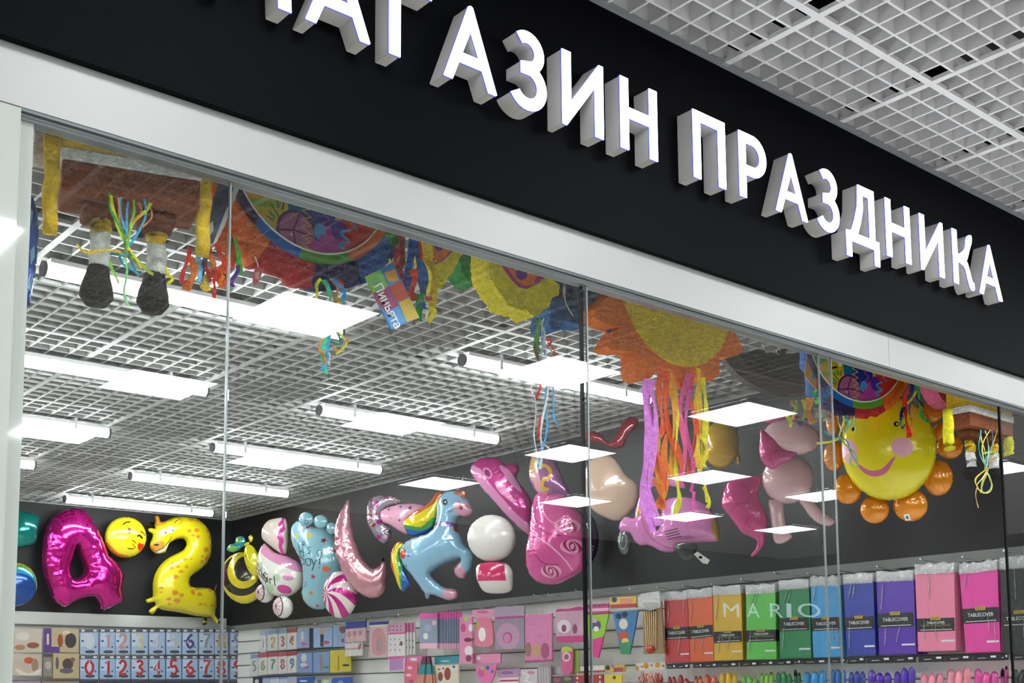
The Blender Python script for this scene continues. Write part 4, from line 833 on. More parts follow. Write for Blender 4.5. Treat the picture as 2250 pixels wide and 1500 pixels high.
strip_set(e, PY(.27), [(cG(p), w_, c) for p, w_, c in [([(1150, 980), (1115, 1040), (1100, 1100), (1098, 1165)], .010, '#c0c030'), ([(1170, 990), (1195, 1080), (1230, 1160), (1250, 1200)], .014, '#3aa878'), ([(1235, 970), (1260, 1040), (1270, 1100), (1265, 1200)], .007, '#a0784a'), ([(1250, 980), (1300, 1060), (1340, 1110), (1300, 1190)], .012, '#3a80b8'), ([(1290, 990), (1310, 1040), (1290, 1080)], .009, '#b8482a'), ([(1260, 1130), (1290, 1170), (1270, 1205)], .014, '#d0a028'), ([(1290, 1090), (1350, 1130), (1330, 1180)], .008, '#4a98c0')]], 'ribbon', 60)
strip_set(e, PY(.27), [(X(400, 600, 3.75, p), w_, c) for p, w_, c in [([(1240, 200), (1250, 350), (1250, 460)], .009, '#d8d8c8'), ([(1250, 240), (1262, 360), (1258, 450)], .006, '#c0b8a0'), ([(1190, 460), (1180, 560), (1170, 700), (1175, 835)], .014, '#38b088'), ([(1170, 490), (1135, 560), (1135, 620), (1190, 640)], .007, '#c87838'), ([(1210, 520), (1215, 600), (1200, 700), (1140, 800)], .010, '#3090c0'), ([(1250, 470), (1320, 500), (1350, 560), (1320, 620), (1280, 660)], .007, '#c0c048'), ([(1240, 480), (1220, 540), (1260, 590), (1310, 580), (1310, 520), (1260, 480)], .008, '#2a6a60'), ([(1230, 600), (1290, 640), (1340, 600), (1355, 540)], .008, '#c8742c'), ([(1160, 640), (1170, 700), (1165, 780)], .008, '#b06a30'), ([(1200, 660), (1210, 720), (1230, 750)], .006, '#d8e0e0')]], 'ribbon', 80)

# tall packet at the right end (colour blocks) belongs to the second round pinata
pl2 = None
best = None
ring2 = X(1700, 750, 3.333, [(340, 210), (400, 300), (500, 390), (620, 420), (720, 410), (820, 350), (895, 260)])
for yw in (-105,):
    for x_ in (4.036,):
        P_ = Plane((x_, .405, 2.97), yw); Q = np.array([P_.hit(*p) for p in ring2]); A_ = np.c_[2*Q, np.ones(len(Q))]; s_, *_r = np.linalg.lstsq(A_, (Q**2).sum(1), rcond=None)
        r_ = math.sqrt(s_[2]+s_[0]**2+s_[1]**2); er = np.abs(np.sqrt(((Q-s_[:2])**2).sum(1))-r_).max()+abs(r_-R1)*.8; w3 = P_.at(s_[:2])
        if best is None or er < best[0]: best = (er, P_, tuple(s_[:2]), r_, w3)
e = round_pinata('smaller looking rainbow fringed round pinata with a printed party picture, above the smiling sun', best[1], best[2], best[3]*1.06, seed=5, flip=True)
P2c = best[1]
item('side_packet', P2c, X(1550, 640, 5, [(1115, 650), (1240, 690), (1250, 860), (1255, 1120), (1225, 1105), (1088, 930), (1092, 860)]), [gloss('#b8842c'), gloss('#8fc0b0'), gloss('#3a78a8'), gloss('#a8346a'), gloss('#7a3a2a')], [(X(1550, 640, 5, [(1190, 700), (1260, 740), (1260, 860), (1195, 850)]), 1), (X(1550, 640, 5, [(1180, 820), (1260, 860), (1260, 970), (1160, 960)]), 2), (X(1550, 640, 5, [(1215, 970), (1260, 950), (1260, 1130), (1210, 1090)]), 3), (X(1550, 640, 5, [(1165, 660), (1250, 690), (1250, 730), (1190, 700)]), 4)], parent=e, h=.004)
strip_set(e, Plane(P2c.p+P2c.n*.03, math.degrees(math.atan2(P2c.n[1], P2c.n[0]))), [(X(1550, 640, 5, p), w_, c) for p, w_, c in [([(1215, 1080), (1205, 1110), (1225, 1130)], .012, '#3aa848'), ([(1180, 1190), (1220, 1180), (1250, 1230)], .02, '#58b848'), ([(970, 1200), (940, 1240), (980, 1290), (975, 1400)], .014, '#c8a028'), ([(1010, 1190), (1000, 1260), (960, 1340)], .018, '#8a9a28'), ([(1060, 1190), (1080, 1260), (1110, 1350), (1080, 1420)], .018, '#a8a028'), ([(1150, 1170), (1140, 1300), (1180, 1450)], .045, '#c87a30'), ([(910, 1350), (930, 1420), (915, 1490)], .02, '#c8c020'), ([(1000, 1440), (1060, 1450), (1110, 1400)], .014, '#3a2a60'), ([(1200, 1320), (1260, 1340), (1340, 1370), (1350, 1420)], .04, '#8a8a78'), ([(1280, 1340), (1330, 1360), (1370, 1390)], .012, '#9a2020')]], seed=90)
strip_set(e, Plane(P2c.p+P2c.n*.05, math.degrees(math.atan2(P2c.n[1], P2c.n[0]))), [(cE(p), w_, c) for p, w_, c in [
    ([(1010, 290), (1000, 360), (985, 440), (940, 520), (915, 580)], .018, '#1f2c50'), ([(1020, 290), (1025, 380), (1005, 450), (990, 540)], .016, '#2a5a90'), ([(1035, 290), (1050, 380), (1080, 470), (1100, 560), (1130, 590)], .018, '#2f8a3a'), ([(990, 340), (960, 400), (975, 500), (970, 600), (985, 705)], .022, '#b01c1c'), ([(1000, 380), (1030, 360), (1010, 420), (960, 480)], .012, '#c8a028'), ([(1050, 330), (1050, 420), (1090, 480)], .010, '#1f1f28'), ([(940, 540), (925, 580), (950, 630), (960, 610)], .010, '#1d3f78'), ([(1000, 560), (1000, 640), (1020, 690)], .02, '#c8641c'),
    ([(480, 540), (470, 600), (490, 660)], .008, '#d8d8a8'), ([(500, 545), (505, 600), (490, 690)], .008, '#d0c850'), ([(530, 540), (535, 610), (540, 660)], .010, '#3a9ab0'), ([(550, 540), (520, 620), (495, 700)], .008, '#c8a038'), ([(600, 540), (590, 620), (580, 670)], .006, '#8ac0a8'), ([(570, 540), (560, 600), (510, 680)], .006, '#6a9a78'),
    ([(320, 745), (400, 738), (480, 712)], .010, '#c8c020'), ([(420, 700), (470, 712), (500, 700)], .010, '#2a6a90'), ([(440, 720), (480, 705), (520, 735), (560, 790), (600, 850), (620, 915), (560, 890), (560, 830)], .008, '#7a9a58'), ([(495, 710), (540, 740), (570, 800), (600, 880)], .006, '#3a7a98'), ([(400, 680), (380, 650), (420, 690)], .008, '#3a8ab8')]], 'ribbon', 120, tw=.5)

# --- small pinatas cut by the header
def crepe_shape(name, label, y, poly, mats, regions=(), th=.06, amp=4, seed=1, crop=cH):
    pl = PY(y); px = mid(crop(poly)); e = node(name, pl, px[0], px[1], label, 'pinata')
    o = item('crepe_body', pl, jag(crop(poly), amp, seed, 5), mats, [(crop(g), k) for g, k in regions], parent=e, h=.012)
    me = o.data
    for v in me.vertices:
        if v.co.z < .001: v.co.z = -th
    return e
fy = crepe('#d8ac1c')
crepe_shape('flower_pinata', 'yellow pinata piece with an orange and purple print, left of the small green one', .36, [(480, 180), (780, 250), (790, 340), (770, 380), (745, 400), (735, 440), (710, 480), (700, 510), (660, 530), (640, 600), (600, 622), (575, 600), (555, 520), (530, 400)], [fy, crepe('#c8661c'), gloss('#6a2488'), gloss('#b02a80')],
            [([(540, 190), (705, 250), (700, 320), (650, 385), (590, 432), (556, 400)], 1), (ell(597, 312, 32, 36), 2), (stroke([(715, 310), (670, 370), (620, 415), (570, 440), (552, 400)], 12), 3)])
crepe_shape('cactus_pinata', 'small dark green crepe pinata hanging between the two yellow ones', .50, [(770, 300), (960, 330), (962, 420), (950, 500), (938, 555), (880, 598), (820, 568), (785, 520), (757, 450), (752, 390)], [crepe('#1d6a2c')], seed=2)
crepe_shape('flower_pinata', 'large yellow pinata with a magenta outlined print and purple dots, before the blue one', .34, [(960, 300), (1440, 430), (1445, 560), (1480, 600), (1475, 668), (1425, 680), (1395, 755), (1335, 800), (1290, 825), (1242, 782), (1150, 762), (1100, 742), (1060, 672), (1010, 600), (965, 540), (957, 450)], [fy, crepe('#c8661c'), gloss('#6a2488'), gloss('#b02a80'), gloss('#c8447a')],
            [([(1030, 320), (1395, 440), (1390, 520), (1330, 580), (1240, 624), (1182, 612), (1130, 560), (1070, 480), (1035, 415)], 3), ([(1075, 340), (1360, 440), (1340, 500), (1296, 560), (1300, 585), (1215, 600), (1170, 570), (1120, 500), (1080, 430)], 1), (ell(1202, 512, 43, 46), 2), (ell(1140, 452, 30, 28), 2), (smooth([(1250, 480), (1290, 520), (1340, 510), (1380, 500), (1330, 470), (1280, 460)], 3), 4)], seed=3, th=.07)
crepe_shape('crepe_pinata', 'blue crepe pinata behind the second glass joint', .46, [(1430, 440), (1620, 480), (1800, 560), (1835, 640), (1800, 690), (1765, 720), (1768, 800), (1762, 850), (1712, 886), (1600, 872), (1510, 852), (1492, 922), (1430, 918), (1402, 882), (1420, 800), (1400, 700), (1420, 600)], [crepe('#24507e'), crepe('#16305a')], [([(1430, 500), (1600, 560), (1560, 700), (1420, 720)], 1)], seed=4, th=.08)
pl = PY(.24)
e = hang('string_label', 1238, 640, .24, 'small red and white paper label on a string before the blue pinata', 'label')
item('label_card', pl, cH([(1520, 600), (1545, 590), (1540, 680), (1520, 668)]), [gloss('#c88880'), gloss('#e0d8d0')], [(cH([(1526, 610), (1536, 606), (1532, 660), (1524, 655)]), 1)], parent=e, h=.0015)
mb = MB(); mb.tube([Vector(e.matrix_world.inverted() @ Vector(pl.at(pl.hit(*p)))) for p in smooth(cH([(1535, 555), (1530, 620), (1540, 700), (1565, 760), (1598, 812)]), 4, False)], .0012, 5); mb.build('string', gloss('#d8d8d8'), e)
e = hang('string_label', 563, 605, .24, 'small red paper label hanging under the orange fringe of the round pinata', 'label')
item('label_card', pl, cG([(600, 905), (630, 890), (658, 930), (640, 990), (600, 1042), (580, 1010), (584, 940)]), [gloss('#a82c2c'), gloss('#c88a80')], [(cG([(600, 930), (635, 925), (630, 990), (602, 985)]), 1)], parent=e, h=.0015)
mb = MB(); mb.tube([Vector(e.matrix_world.inverted() @ Vector(pl.at(pl.hit(*p)))) for p in cG([(600, 800), (620, 850), (630, 895)])], .0012, 5); mb.build('string', gloss('#c8c8c0'), e)
e = hang('balloon_packet', 30, 480, .30, 'blue shiny packet hanging at the left edge beside the white jamb', 'packet')
item('packet_body', PY(.34), smooth(cF([(150, 660), (215, 700), (245, 800), (256, 950), (245, 1100), (215, 1300), (185, 1420), (100, 1430), (90, 700)]), 3), [foil('#1c58b0', .3), foil('#8fc4e4', .2), foil('#c8c020', .1)], [(cF([(196, 780), (212, 800), (205, 860), (190, 900)]), 1), (cF([(192, 1060), (222, 1020), (225, 1100), (195, 1150)]), 1), (cF([(140, 650), (212, 660), (214, 702), (150, 700)]), 2), (cF([(180, 1300), (220, 1180), (200, 1330)]), 1)], parent=e, mode='foil', k=.25, back=.5)

# pinata gift packet lettered "Пиньята"
pl = Plane(PT(885, 640, y=.22), -90)
e = node('printed_packet', pl, 885, 640, 'bright packet with coloured fringe print and white lettering, under the streamers', 'packet')
g = lambda p: cH(p)
item('packet_body', pl, g([(68, 528), (268, 425), (462, 830), (258, 915)]), [gloss('#3a7cc0'), gloss('#6fb82a'), gloss('#a01a58'), gloss('#c8481c'), gloss('#d8b81e'), gloss('#4a98d8'), gloss('#d89a28'), gloss('#a02a70')],
     [(g([(68, 528), (175, 478), (235, 600), (120, 655)]), 1), (g([(75, 590), (130, 650), (235, 600), (310, 740), (215, 790), (160, 720)]), 2), (g([(210, 610), (270, 600), (310, 700), (250, 740)]), 7), (g([(245, 600), (335, 555), (420, 640), (330, 720), (285, 690)]), 3), (g([(312, 720), (415, 670), (462, 830), (370, 862)]), 4), (g([(215, 790), (310, 745), (365, 860), (258, 915)]), 5), (g([(205, 500), (285, 475), (315, 560), (240, 570)]), 6)]
     + [(g(stroke([(85+i*24, 560-i*12), (125+i*24, 640-i*12)], 4)), 0) for i in range(1, 4)]+[(g(stroke([(335+i*28, 735-i*12), (385+i*28, 850-i*12)], 4)), 6) for i in range(1, 3)], parent=e, h=.006)
mb = MB(); text_into(mb, 'Пиньята', 0, 0, .118, .030, 0, 0, bold=.02); o = mb.build('lettering', gloss('#f0eef0'), e); a_ = math.degrees(math.atan2(-(872-615), (290-165)))
c0 = pl.hit(*g([(232, 745)])[0]); d0 = pl.hit(*g([(165, 610)])[0]); d1 = pl.hit(*g([(300, 880)])[0]); an = math.atan2(d1[1]-d0[1], d1[0]-d0[0])
o.matrix_local = e.matrix_world.inverted() @ (pl.matrix(c0) @ Matrix.Translation((0, 0, .0075)) @ Matrix.Rotation(an, 4, 'Z'))
e = hang('streamer_bunch', 920, 600, .26, 'bunch of blue, red and yellow crepe streamers over the bright lettered packet', 'streamers')
strip_set(e, PY(.285), [(cH(p), w_, c) for p, w_, c in [([(350, 180), (355, 320), (330, 440), (300, 470)], .024, '#7a1c20'), ([(420, 190), (420, 380), (390, 500), (350, 620), (310, 740)], .030, '#1d4f90'), ([(440, 230), (455, 400), (500, 520), (510, 640), (490, 760)], .034, '#22508a'), ([(470, 240), (475, 380), (450, 500), (440, 620)], .012, '#b02c1c'), ([(505, 240), (525, 360), (560, 460), (570, 600), (570, 760), (530, 840)], .024, '#c89a20'), ([(300, 380), (290, 440), (330, 520)], .02, '#c8601c'), ([(330, 300), (290, 400), (340, 470), (350, 560)], .018, '#a82018'),
    ([(410, 480), (430, 560), (420, 640), (440, 700)], .028, '#b83c18'), ([(460, 660), (480, 760), (475, 845)], .030, '#1f7a2a'), ([(505, 640), (520, 720), (510, 840)], .012, '#c8b8a0'), ([(240, 400), (260, 440), (300, 430)], .01, '#c8c040'), ([(540, 770), (570, 790), (545, 850)], .02, '#d8b020'), ([(510, 690), (560, 690)], .014, '#b03020')]], seed=150, tw=.4)
e = hang('ribbon_bundle', 1195, 820, .30, 'long hanging bundle of thin blue, white and red ribbons before the second glass joint', 'ribbon')
strip_set(e, PY(.27), [(X(900, 700, 3.75, p), w_, c) for p, w_, c in [([(1040, 0), (1050, 120), (1060, 260), (1065, 380)], .020, '#4a7a3a'), ([(1070, 60), (1060, 200), (1060, 380)], .012, '#6a4a3a'), ([(1090, 0), (1085, 60), (1100, 160), (1095, 300)], .008, '#a8c8e0'), ([(1140, 0), (1110, 60), (1105, 160), (1120, 300)], .006, '#4a80b8'), ([(1110, 0), (1100, 100), (1090, 260)], .005, '#e0e0e8'), ([(1120, 170), (1165, 180), (1165, 210), (1130, 190)], .010, '#a82c20'), ([(1130, 230), (1190, 300), (1205, 250), (1170, 220)], .006, '#c88a70'), ([(1175, 290), (1210, 310), (1180, 330)], .012, '#8a5a48'),
    ([(1065, 530), (1060, 600), (1045, 670)], .009, '#c02c20'), ([(1035, 540), (1005, 590), (1025, 700), (1045, 850), (1035, 1000), (1045, 1200)], .004, '#d8d4cc'), ([(1130, 540), (1115, 700), (1095, 900), (1085, 1060), (1060, 1240)], .009, '#b0ccdc'), ([(1165, 540), (1180, 680), (1210, 830), (1225, 865)], .007, '#3a90d0'), ([(1130, 560), (1135, 720), (1125, 880), (1080, 1100), (1075, 1220)], .008, '#3a8ac8'), ([(1060, 800), (1065, 900), (1085, 990)], .010, '#b8301c'), ([(1090, 990), (1130, 1060), (1180, 1120)], .004, '#d8d0cc'), ([(1110, 380), (1125, 540)], .008, '#b8c8d0'), ([(1060, 380), (1060, 540)], .008, '#a04030'), ([(1100, 150), (1110, 300), (1105, 540)], .006, '#c8d8e8')]], 'ribbon', 190, tw=.3)

# --- sun pinata
pl = PY(.30)
e = hang('sun_pinata', 1465, 720, .30, 'large yellow disc sun pinata with orange crepe rays behind the glass', 'pinata')
ray_outline = [(430, 60), (330, 100), (305, 148), (195, 250), (198, 330), (260, 370), (345, 395), (370, 400), (330, 450), (273, 535), (312, 567), (470, 572), (484, 620), (480, 700), (487, 762), (545, 782), (600, 770), (660, 690), (720, 662), (790, 780), (828, 852), (880, 770), (925, 690), (960, 690), (1000, 768), (1040, 790), (1103, 745), (1100, 605), (1170, 618), (1240, 600), (1276, 560), (1240, 480), (1212, 430), (1200, 300), (1000, 100), (700, 20)]
o = item('orange_rays', pl, jag(cI(ray_outline), 3, 5, 5), [crepe('#c8601c')], parent=e, h=.0)
for v in o.data.vertices: pass
zs = sorted({round(v.co.z, 5) for v in o.data.vertices})
n2 = len(o.data.vertices)//2
for i, v in enumerate(o.data.vertices): v.co.z = (.0 if i < n2 else -.06)
cx_, cy_ = 2.861, 2.915; u_, v_ = tuple((np.array([cx_, .30, cy_])-pl.p) @ np.array([pl.u, pl.v]).T)
me, _ = art([(.2685*math.cos(t), .2685*math.sin(t)) for t in np.linspace(0, 2*math.pi, 73)[:-1]], h=.012, center=(0, 0)); o = obj('yellow_disc', me, e, [crepe('#bfa01c')]); o.matrix_local = e.matrix_world.inverted() @ (pl.matrix((u_, v_)) @ Matrix.Translation((0, 0, .002))); bevel(o, .004)
item('blue_patch', PY(.34), cI([(235, 365), (275, 320), (330, 350), (345, 410), (300, 450)]), [crepe('#2a4a70'), crepe('#7a2450')], [(cI([(300, 380), (350, 380), (330, 450), (290, 450)]), 1)], parent=e, h=.01)
def dn(p): return X(1250, 600, 3.333, p)
ST = [([(585, 780), (580, 900), (595, 1100), (575, 1300), (570, 1500), (580, 1700), (600, 1900)], .044, '#cc6cba'), ([(600, 790), (630, 950), (620, 1200), (600, 1500), (610, 1650), (640, 1850)], .022, '#d070b8'), ([(680, 700), (670, 850), (660, 1000), (680, 1150), (650, 1250), (665, 1400), (690, 1600)], .020, '#c84c1c'), ([(700, 720), (720, 900), (740, 1150), (790, 1330), (830, 1450)], .028, '#c84418'), ([(740, 700), (770, 880), (760, 1100), (780, 1300), (760, 1500)], .026, '#d8801c'), ([(760, 800), (790, 1000), (775, 1200), (790, 1480)], .014, '#d8b81c'),
      ([(870, 740), (840, 900), (820, 1050), (830, 1200), (850, 1350), (820, 1560)], .026, '#b84a78'), ([(880, 830), (860, 1000), (880, 1200), (900, 1400), (890, 1600)], .018, '#a83a78'), ([(905, 730), (900, 900), (910, 1050), (930, 1200), (900, 1380), (880, 1500)], .022, '#c84420'), ([(935, 700), (950, 900), (960, 1100), (930, 1300), (920, 1420)], .030, '#d8981c'), ([(990, 760), (1000, 900), (990, 1100), (990, 1300), (1000, 1420)], .024, '#d8b01c'), ([(640, 1180), (660, 1300), (650, 1450), (680, 1650)], .02, '#d8781c'), ([(730, 1180), (700, 1350), (715, 1500), (690, 1640), (640, 1720)], .02, '#d8641c'), ([(950, 1150), (1000, 1300), (960, 1430), (1000, 1520), (1010, 1680)], .018, '#d8a81c'),
      ([(800, 1480), (790, 1580), (800, 1690), (785, 1760)], .018, '#c8b81c'), ([(900, 1600), (905, 1750), (890, 1830)], .022, '#c8448a'), ([(1000, 1560), (1020, 1650), (1005, 1720)], .014, '#d8b82c'), ([(640, 1500), (660, 1600), (700, 1680), (690, 1730)], .02, '#d85a1c')]
strip_set(e, PY(.27), [(dn(p), w_*1.25, c) for p, w_, c in ST], seed=230, tw=.35)
e = hang('string_hooks', 1670, 748, .22, 'three small wire loops hanging under the header left of the second round pinata', 'hook')
for k, (x, y) in enumerate([(1645, 748), (1680, 759), (1710, 770)]):
    P_ = PY(.22); c = P_.at(P_.hit(x, y)); inv = e.matrix_world.inverted(); mb = MB()
    mb.tube([tuple(inv @ Vector((c[0]+.009*math.cos(t), c[1], c[2]+.014*math.sin(t)))) for t in np.linspace(0, 2*math.pi, 17)], .0009, 5, cap=False); mb.build('wire_loop', mat('wire', '#b8b8b8', .2, .9), e)

pl = Plane(PT(1722, 735, y=1.0), -125)
e = node('round_pinata', pl, 1722, 735, 'large dark brown cardboard back of a round pinata right of the orange and yellow sun', 'pinata')
me, _ = art([(.33*math.cos(t), .29*math.sin(t)) for t in np.linspace(math.pi+.25, 2*math.pi-.25, 36)], [([(.33*math.cos(t), .29*math.sin(t)) for t in np.linspace(3.3, 6.1, 20)]+[(.26*math.cos(t), .235*math.sin(t)) for t in np.linspace(6.1, 3.3, 20)], 1)], h=.06, center=(0, 0)); o = obj('cardboard_back', me, e, [mat('cardboard_dark', '#2a241e', .8, vary=.15, vscale=20), mat('cardboard_edge', '#4a4038', .8)])
# --- right end: pink round pinata and second box pinata
pl = PY(.32)
e = hang('round_pinata', 2070, 890, .32, 'plain pink round pinata cut off by the header, above the right box pinata', 'pinata')
o = item('crepe_body', pl, cE([(1060, 200), (1300, 200), (1430, 300), (1418, 420), (1350, 470), (1260, 500), (1180, 495), (1120, 450), (1080, 380), (1060, 300)]), [crepe('#a8506c'), crepe('#b8405a')], [(cE([(1060, 200), (1430, 300), (1400, 370), (1220, 345), (1065, 310)]), 1)], parent=e, h=.07)
e = box_pinata('brown, white and yellow box pinata at the right end beside the dark glass edge', (4.345, .105), 0, .34, .10, 2.625, 2.680, 2.708, 2.80)
rel = rel_to(e)
for (xa, ya, yb) in ((2132, 978, 1026), (2182, 985, 1030)):
    p = rel(xa, ya, .15); p2_ = rel(xa, yb, .15); paper_tube(e, 'tube_cuff', p[0], p[1], p[2]+.01, p[2]-.022, .020, yel); paper_tube(e, 'paper_tube', p[0], p[1], p[2]-.022, p2_[2], .0195, crepe('#d0cfc4'))
    a = MB(); L = -.045; a.tube([(p[0], p[1], p2_[2]+L*t) for t in (0, .3, .7, 1)], [.021, .031, .033, .02], 14); a.build('dark_pompon', crepe('#1c1a18'), e, smooth=True)
for xa, ya, yb in ((2082, 900, 985), (2215, 960, 1000)):
    p = rel(xa, ya, .12); p2_ = rel(xa+2, yb, .12); paper_tube(e, 'hanging_tassel', p[0], p[1], p[2], p2_[2], .019, crepe('#d8b41e'), taper=1.15)
strip_set(e, PY(.088), [(cE(p), w_, c) for p, w_, c in [([(1505, 650), (1500, 740), (1530, 840), (1560, 930)], .006, '#3a9a98'), ([(1530, 650), (1520, 740), (1545, 850), (1560, 930)], .006, '#b0a050'), ([(1560, 650), (1560, 760), (1555, 930)], .007, '#8ab0a0'), ([(1590, 650), (1590, 760), (1570, 860), (1562, 930)], .006, '#3a8aa0'), ([(1620, 650), (1615, 740), (1590, 840), (1562, 930)], .006, '#c8a848'), ([(1575, 650), (1540, 760), (1560, 920)], .006, '#b8c060'), ([(1540, 820), (1600, 810), (1650, 860)], .007, '#8ac070'), ([(1570, 880), (1610, 860), (1650, 845)], .006, '#c87a48'),
    ([(1560, 930), (1500, 990), (1485, 1050), (1500, 1100), (1530, 1090), (1550, 1000), (1560, 930)], .007, '#b09a48'), ([(1560, 930), (1530, 1000), (1540, 1100), (1575, 1090), (1580, 1000), (1560, 930)], .007, '#7a9a68'), ([(1560, 930), (1520, 1000), (1500, 1060), (1560, 1110), (1585, 1050), (1560, 930)], .006, '#c8b868'), ([(1500, 1060), (1490, 1140), (1485, 1220)], .005, '#c89868')]], 'ribbon', 300)
print('ring2', best[0], best[3], best[4])
# ================================================================= goods on the walls
def c4(p): return X(500, 1300, 4.5, p)
def c5(p): return X(850, 1280, 3.75, p)
def c6(p): return X(1400, 1200, 4.5, p)
def c7(p): return X(1800, 1150, 4.287, p)
film = clear('clear_film', (.86, .88, .88), f0=.14, haze=.22, hazecol=(.92, .94, .93), bump=1.0, bscale=30, gain=1.6)
film2 = clear('bag_film', (.97, .975, .975), f0=.02, haze=.0, bump=1.0, bscale=32, gain=.9)
glint_film = clear('crease_glint', (.8, .82, .82), f0=.12, haze=.22, hazecol=(.95, .96, .96), bump=.6, bscale=60, gain=1.5)  # whitish streaks painted as sparkle along the film's wrinkles
chrome = mat('chrome', '#c8cacc', .15, .9)
def quad(a, b): return [(a[0], a[1]), (b[0], a[1]), (b[0], b[1]), (a[0], b[1])]
def copy_tree(o, parent=None, d=None):
    c = o.copy(); COL.objects.link(c); c.parent = parent
    if d is not None: c.matrix_world = Matrix.Translation(d) @ o.matrix_world
    for ch in o.children: copy_tree(ch, c)
    return c
def lettering(e, pl, ctr_px, wd, ht, txt, m_, zoff, name='lettering', rot=0.):
    mb = MB(); text_into(mb, txt, 0, 0, wd, ht, 0, 0); o = mb.build(name, m_); o.parent = e
    o.matrix_local = e.matrix_world.inverted() @ (pl.matrix(pl.hit(*ctr_px)) @ Matrix.Translation((0, 0, zoff)) @ Matrix.Rotation(math.radians(rot), 4, 'Z')); return o
def lerp(a, b, t): return (a[0]+(b[0]-a[0])*t, a[1]+(b[1]-a[1])*t)

DG = {0: [[(.5, 0), (.05, .3), (.05, .7), (.5, 1), (.95, .7), (.95, .3), (.5, 0)]], 1: [[(.2, .2), (.6, 0), (.6, 1)]], 2: [[(.05, .25), (.4, 0), (.85, .2), (.7, .55), (.1, .98), (.95, .98)]], 3: [[(.1, .12), (.5, 0), (.85, .22), (.45, .48), (.9, .72), (.5, 1), (.08, .88)]],
      4: [[(.7, 1), (.7, 0), (.05, .68), (.95, .68)]], 5: [[(.9, 0), (.2, 0), (.15, .45), (.6, .4), (.9, .7), (.55, 1), (.08, .9)]], 6: [[(.75, .02), (.25, .3), (.08, .7), (.45, 1), (.9, .75), (.55, .48), (.12, .65)]], 7: [[(.05, .02), (.95, .02), (.45, .5), (.35, 1)]],
      8: [[(.5, .47), (.12, .25), (.5, 0), (.88, .25), (.5, .47), (.05, .75), (.5, 1), (.95, .75), (.5, .47)]], 9: [[(.88, .35), (.45, .52), (.1, .28), (.5, 0), (.92, .3), (.75, .7), (.25, .98)]]}
def digit(d, cx, y, w_, h_, wd, mi):
    return [(stroke([(cx-w_/2+a*w_, y+b*h_) for a, b in (smooth(st, 4, False) if d not in (1, 4, 7) else st)], wd), mi) for st in DG[int(d)]]
# folded table covers
TC = [('red', '#c83a3e', c6, [(280, 525), (508, 515), (536, 1142), (295, 1150)], [(287, 808), (522, 795), (524, 912), (290, 925)], 5, 1),
      ('orange', '#e0602c', c6, [(512, 508), (757, 485), (772, 1135), (540, 1142)], [(527, 795), (757, 775), (762, 890), (533, 917)], 5, 1),
      ('yellow', '#d8ae2e', c6, [(765, 475), (1040, 462), (1058, 1120), (775, 1130)], [(773, 845), (1045, 835), (1050, 942), (777, 957)], 7, 2),
      ('lime green', '#5fc04c', c6, [(1090, 462), (1378, 450), (1390, 1115), (1097, 1118)], [(1093, 833), (1385, 822), (1390, 935), (1097, 945)], 7, 2),
      ('dark green', '#22824c', c6, [(1418, 420), (1712, 405), (1735, 1100), (1425, 1108)], [(1423, 715), (1705, 702), (1710, 828), (1428, 840)], 6, 1),
      ('sky blue', '#3f9ad4', c6, [(1728, 385), (2020, 380), (2042, 1090), (1755, 1098)], [(1740, 713), (2015, 697), (2020, 825), (1748, 838)], 6, 1),
      ('royal blue', '#20369c', c7, [(240, 562), (520, 545), (545, 1240), (275, 1250)], [(250, 885), (522, 872), (527, 990), (260, 1003)], 6, 1),
      ('purple', '#5226a4', c7, [(553, 540), (900, 525), (928, 1225), (578, 1235)], [(563, 850), (895, 835), (900, 968), (570, 983)], 6, 1),
      ('pale pink', '#e67fa0', c7, [(915, 470), (1283, 455), (1300, 1195), (945, 1205)], [(935, 897), (1283, 885), (1287, 1008), (942, 1020)], 8, 2),
      ('hot pink', '#e03a9c', c7, [(1335, 470), (1690, 430), (1718, 1205), (1393, 1215)], [(1362, 805), (1700, 785), (1704, 925), (1370, 945)], 6, 1),
      ('black', '#1c1c1e', c7, [(1715, 425), (2060, 400), (2085, 1205), (1740, 1215)], [(1725, 840), (2064, 820), (2067, 960), (1730, 975)], 6, 1)]
lab_m = gloss('#0b0a0c'); tagy = gloss('#b89a20'); txw = gloss('#e8e8ea'); txg = gloss('#8a8060'); stw = gloss('#d8d8dc')
